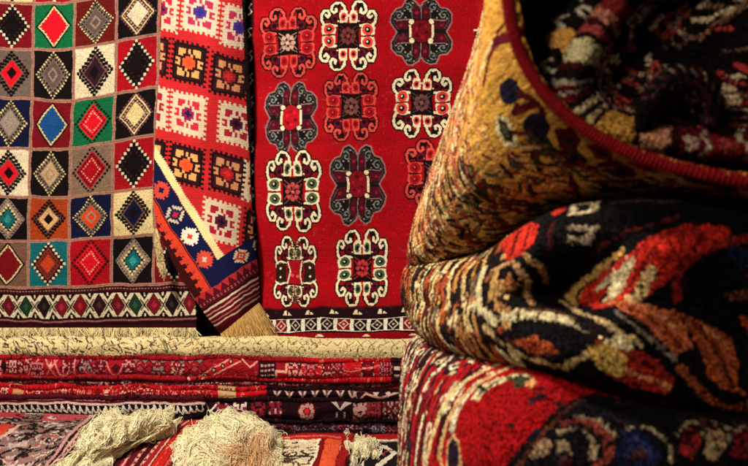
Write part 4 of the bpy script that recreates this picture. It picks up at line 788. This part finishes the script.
def swirl(R, n, cols, x0=0, x1=100, y0=0, y1=100, s=5, wd=(1, 2.2)):
    for _ in range(n):
        x, y = r4.uniform(x0, x1), r4.uniform(y0, y1); a0 = r4.uniform(0, 6.28); rr = r4.uniform(.5, 1) * s; b = r4.uniform(1, 3)
        R.stroke([(x + rr * 1.6 * math.cos(a0 + t * b), y + rr * math.sin(a0 + t * b)) for t in np.linspace(0, 1, 7)], r4.uniform(*wd), cols[r4.integers(len(cols))])
# rug 1, at the left: grey and black figured field, coral corner, striped edge
R = Ras(0, 0, 100, 100, 6, '#8a6a64')
swirl(R, 700, ['#1c1214', '#2a1c1e', '#b8a098', '#d0bcb0', '#120c0e', '#a05a58', '#1c1214', '#100a0c'], s=3.2, wd=(.9, 2.0))
R.poly([(-5, 30), (48, 26), (40, 50), (-5, 62)], '#c8402c'); R.poly([(-5, 36), (36, 32), (30, 46), (-5, 54)], '#e0684c'); R.poly([(-5, 40), (22, 38), (18, 44), (-5, 48)], '#b8302a'); R.stroke([(-5, 63), (42, 51), (50, 25)], 2.0, '#d8b0a0')
R.poly([(18, 2), (50, 2), (48, 14), (22, 16)], '#a83a44'); R.poly([(60, 4), (84, 4), (78, 18), (58, 20)], '#b04850'); swirl(R, 30, ['#241a1a', '#c8b4a8'], s=4)
for x, wd, c in ((85, 3, '#c89890'), (88, 2.4, '#2a1216'), (90.5, 2, '#d0a098'), (93, 2.2, '#7a2a32'), (95.2, 1.6, '#d8b0a4'), (98.6, 5, '#180c10')): R.stroke([(x, -5), (x, 105)], wd, c)
for y in range(0, 100, 4): R.disc(93, y, .8, '#d8b0a4', .8)
rug1 = floor_rug('grey and black figured floor rug with a coral corner and striped edge, at far left', [
 [(-70, 411, .075), (-20, 411, .075), (30, 411, .075), (80, 412, .072), (124, 413, .068)],
 [(-90, 424, .07), (-34, 424, .07), (20, 424, .068), (66, 424, .066), (104, 424, .064)],
 [(-110, 446, .06), (-50, 446, .062), (5, 446, .064), (48, 446, .064), (80, 444, .062)],
 [(-130, 480, .05), (-70, 480, .05), (-12, 480, .055), (28, 478, .055), (56, 474, .05)],
 [(-150, 540, .04), (-90, 540, .04), (-30, 540, .04), (10, 536, .04), (36, 530, .035)]], R)
mound(rug1, gz([[(104, 421, .075), (124, 419, .075), (146, 418, .075), (164, 418, .075), (172, 420, .07)],
             [(92, 431, .088), (114, 427, .088), (138, 424, .086), (160, 422, .083), (171, 423, .072)],
             [(76, 446, .085), (100, 440, .085), (124, 434, .082), (148, 429, .078), (168, 427, .068)],
             [(60, 464, .062), (84, 457, .062), (106, 449, .062), (130, 441, .06), (156, 433, .058)],
             [(44, 494, .03), (66, 486, .03), (88, 472, .035), (112, 457, .04), (140, 445, .045)]]), 6500, .24, (.5, .8), puff=.022)
# rug 2: red with diagonal stripes
R = Ras(0, 0, 100, 100, 6, '#7c1420')
swirl(R, 80, ['#2a0c12', '#c86058', '#a82a30', '#e0b0a0'], 0, 60, 0, 100, 4)
for x, wd, c in ((40, 6, '#3a0c14'), (47, 3, '#d89890'), (52, 5, '#5c0e18'), (57, 3, '#d8a090'), (62, 5, '#3c0a12'), (67, 2.5, '#e0a898'), (71, 5, '#a01c22'), (76, 2, '#e0b4a0'), (87, 16, '#c8261e'), (98, 3, '#d8604c')): R.stroke([(x, -5), (x, 105)], wd, c)
for y in range(0, 100, 5): R.disc(57, y, 1.2, '#4a0c14', 1.4); R.disc(67, y + 2, 1.0, '#4a0c14', 1.2); R.rect(84, y, 86, y + 2, '#e86a50')
rug2 = floor_rug('red floor rug with diagonal pink and maroon stripes, second from the left', [
 [(110, 417, .05), (140, 417, .052), (170, 417, .054), (192, 417, .056), (210, 418, .056)],
 [(104, 428, .045), (130, 428, .048), (158, 428, .05), (180, 428, .052), (198, 428, .052)],
 [(86, 448, .03), (112, 448, .036), (140, 447, .04), (162, 447, .044), (180, 446, .044)],
 [(60, 478, .02), (88, 478, .026), (116, 478, .032), (140, 478, .036), (160, 476, .036)],
 [(20, 530, .012), (50, 530, .02), (80, 530, .026), (106, 530, .03), (126, 526, .03)]], R)
mound(rug2, [[(205, 440, 2.72), (216, 434, 2.72), (238, 429, 2.72), (262, 436, 2.72), (284, 452, 2.72)],
             [(196, 440, 2.62), (212, 427, 2.62), (236, 422, 2.62), (264, 434, 2.62), (284, 454, 2.62)],
             [(186, 452, 2.54), (204, 438, 2.53), (234, 434, 2.52), (262, 446, 2.53), (282, 462, 2.55)],
             [(174, 464, 2.46), (196, 450, 2.44), (230, 454, 2.43), (260, 462, 2.44), (282, 474, 2.48)],
             [(152, 490, 2.40), (184, 480, 2.36), (228, 486, 2.34), (260, 490, 2.36), (286, 490, 2.44)]], 10500, .26, (.12, .95), tip=lambda v, u: 1.15 - 4.6 * np.hypot((v - .74) * 1.0, (u - .66) * 1.2))
# rug 3: red border round a pale figured field, orange stripe
R = Ras(0, 0, 100, 100, 6, '#b81c18')
R.rect(0, 7, 100, 9.5, '#d87060'); R.rect(0, 0, 100, 3, '#7c0e14')
R.rect(6, 16, 70, 104, '#d8c8a8'); swirl(R, 120, ['#241a18', '#3a2c24', '#f0e4c8', '#8a2a24', '#4a3a2a'], 8, 70, 18, 100, 5); R.rect(70, 16, 72, 104, '#f0e0c0'); R.rect(72, 14, 76, 104, '#7a0e14'); R.rect(76, 14, 90, 104, '#e05a34'); R.rect(90, 0, 100, 104, '#a01a18')
rug3 = floor_rug('floor rug with cream and black figured field and orange stripe, third from left', [
 [(196, 434, .035), (240, 434, .035), (285, 434, .035), (325, 434, .04), (352, 434, .04)],
 [(190, 444, .03), (236, 444, .03), (282, 444, .03), (324, 444, .036), (350, 444, .036)],
 [(180, 458, .022), (230, 458, .022), (278, 458, .022), (320, 458, .03), (346, 458, .03)],
 [(160, 490, .012), (215, 490, .012), (268, 490, .014), (312, 490, .02), (338, 490, .02)],
 [(130, 540, .008), (190, 540, .008), (250, 540, .01), (296, 540, .012), (324, 540, .012)]], R)
mound(rug3, [[(342, 446, 2.72), (350, 443, 2.73), (360, 442, 2.74), (370, 444, 2.74), (376, 443, 2.73)],
             [(340, 450, 2.64), (348, 445, 2.65), (359, 443, 2.66), (370, 446, 2.66), (377, 450, 2.65)],
             [(337, 456, 2.56), (346, 453, 2.56), (358, 451, 2.57), (369, 454, 2.57), (377, 460, 2.57)],
             [(335, 474, 2.46), (344, 472, 2.46), (356, 471, 2.46), (368, 472, 2.47), (377, 476, 2.48)],
             [(330, 500, 2.36), (340, 500, 2.35), (353, 500, 2.35), (366, 500, 2.36), (376, 500, 2.38)]], 2400, .2, (0.05, .95), puff=.014)
# rug 4: grey with black scrolls, mostly hidden
R = Ras(0, 0, 100, 100, 6, '#8c7a78')
R.rect(0, 0, 100, 16, '#a81818'); R.rect(0, 14, 100, 17, '#e0c8b0'); R.poly([(20, 20), (52, 18), (60, 50), (30, 70), (16, 50)], '#1c1418'); R.stroke([(24, 34), (40, 26), (50, 40), (36, 56)], 5, '#e8dcc8'); R.poly([(56, 30), (86, 22), (90, 70), (60, 60)], '#a89098'); swirl(R, 40, ['#241a1c', '#e0d4c4', '#9a4048'], 0, 100, 25, 100, 6)
rug4 = floor_rug('grey floor rug with black scrolls and a red border, beside the scarlet folded carpet', [
 [(345, 435, .022), (370, 435, .022), (395, 435, .022), (420, 435, .022), (450, 435, .022)],
 [(340, 445, .018), (368, 445, .018), (395, 445, .018), (422, 445, .018), (452, 445, .018)],
 [(335, 460, .014), (366, 460, .014), (396, 460, .014), (425, 460, .014), (455, 460, .014)],
 [(325, 490, .010), (360, 490, .010), (396, 490, .010), (428, 490, .010), (460, 490, .010)],
 [(310, 540, .008), (350, 540, .008), (394, 540, .008), (430, 540, .008), (466, 540, .008)]], R)
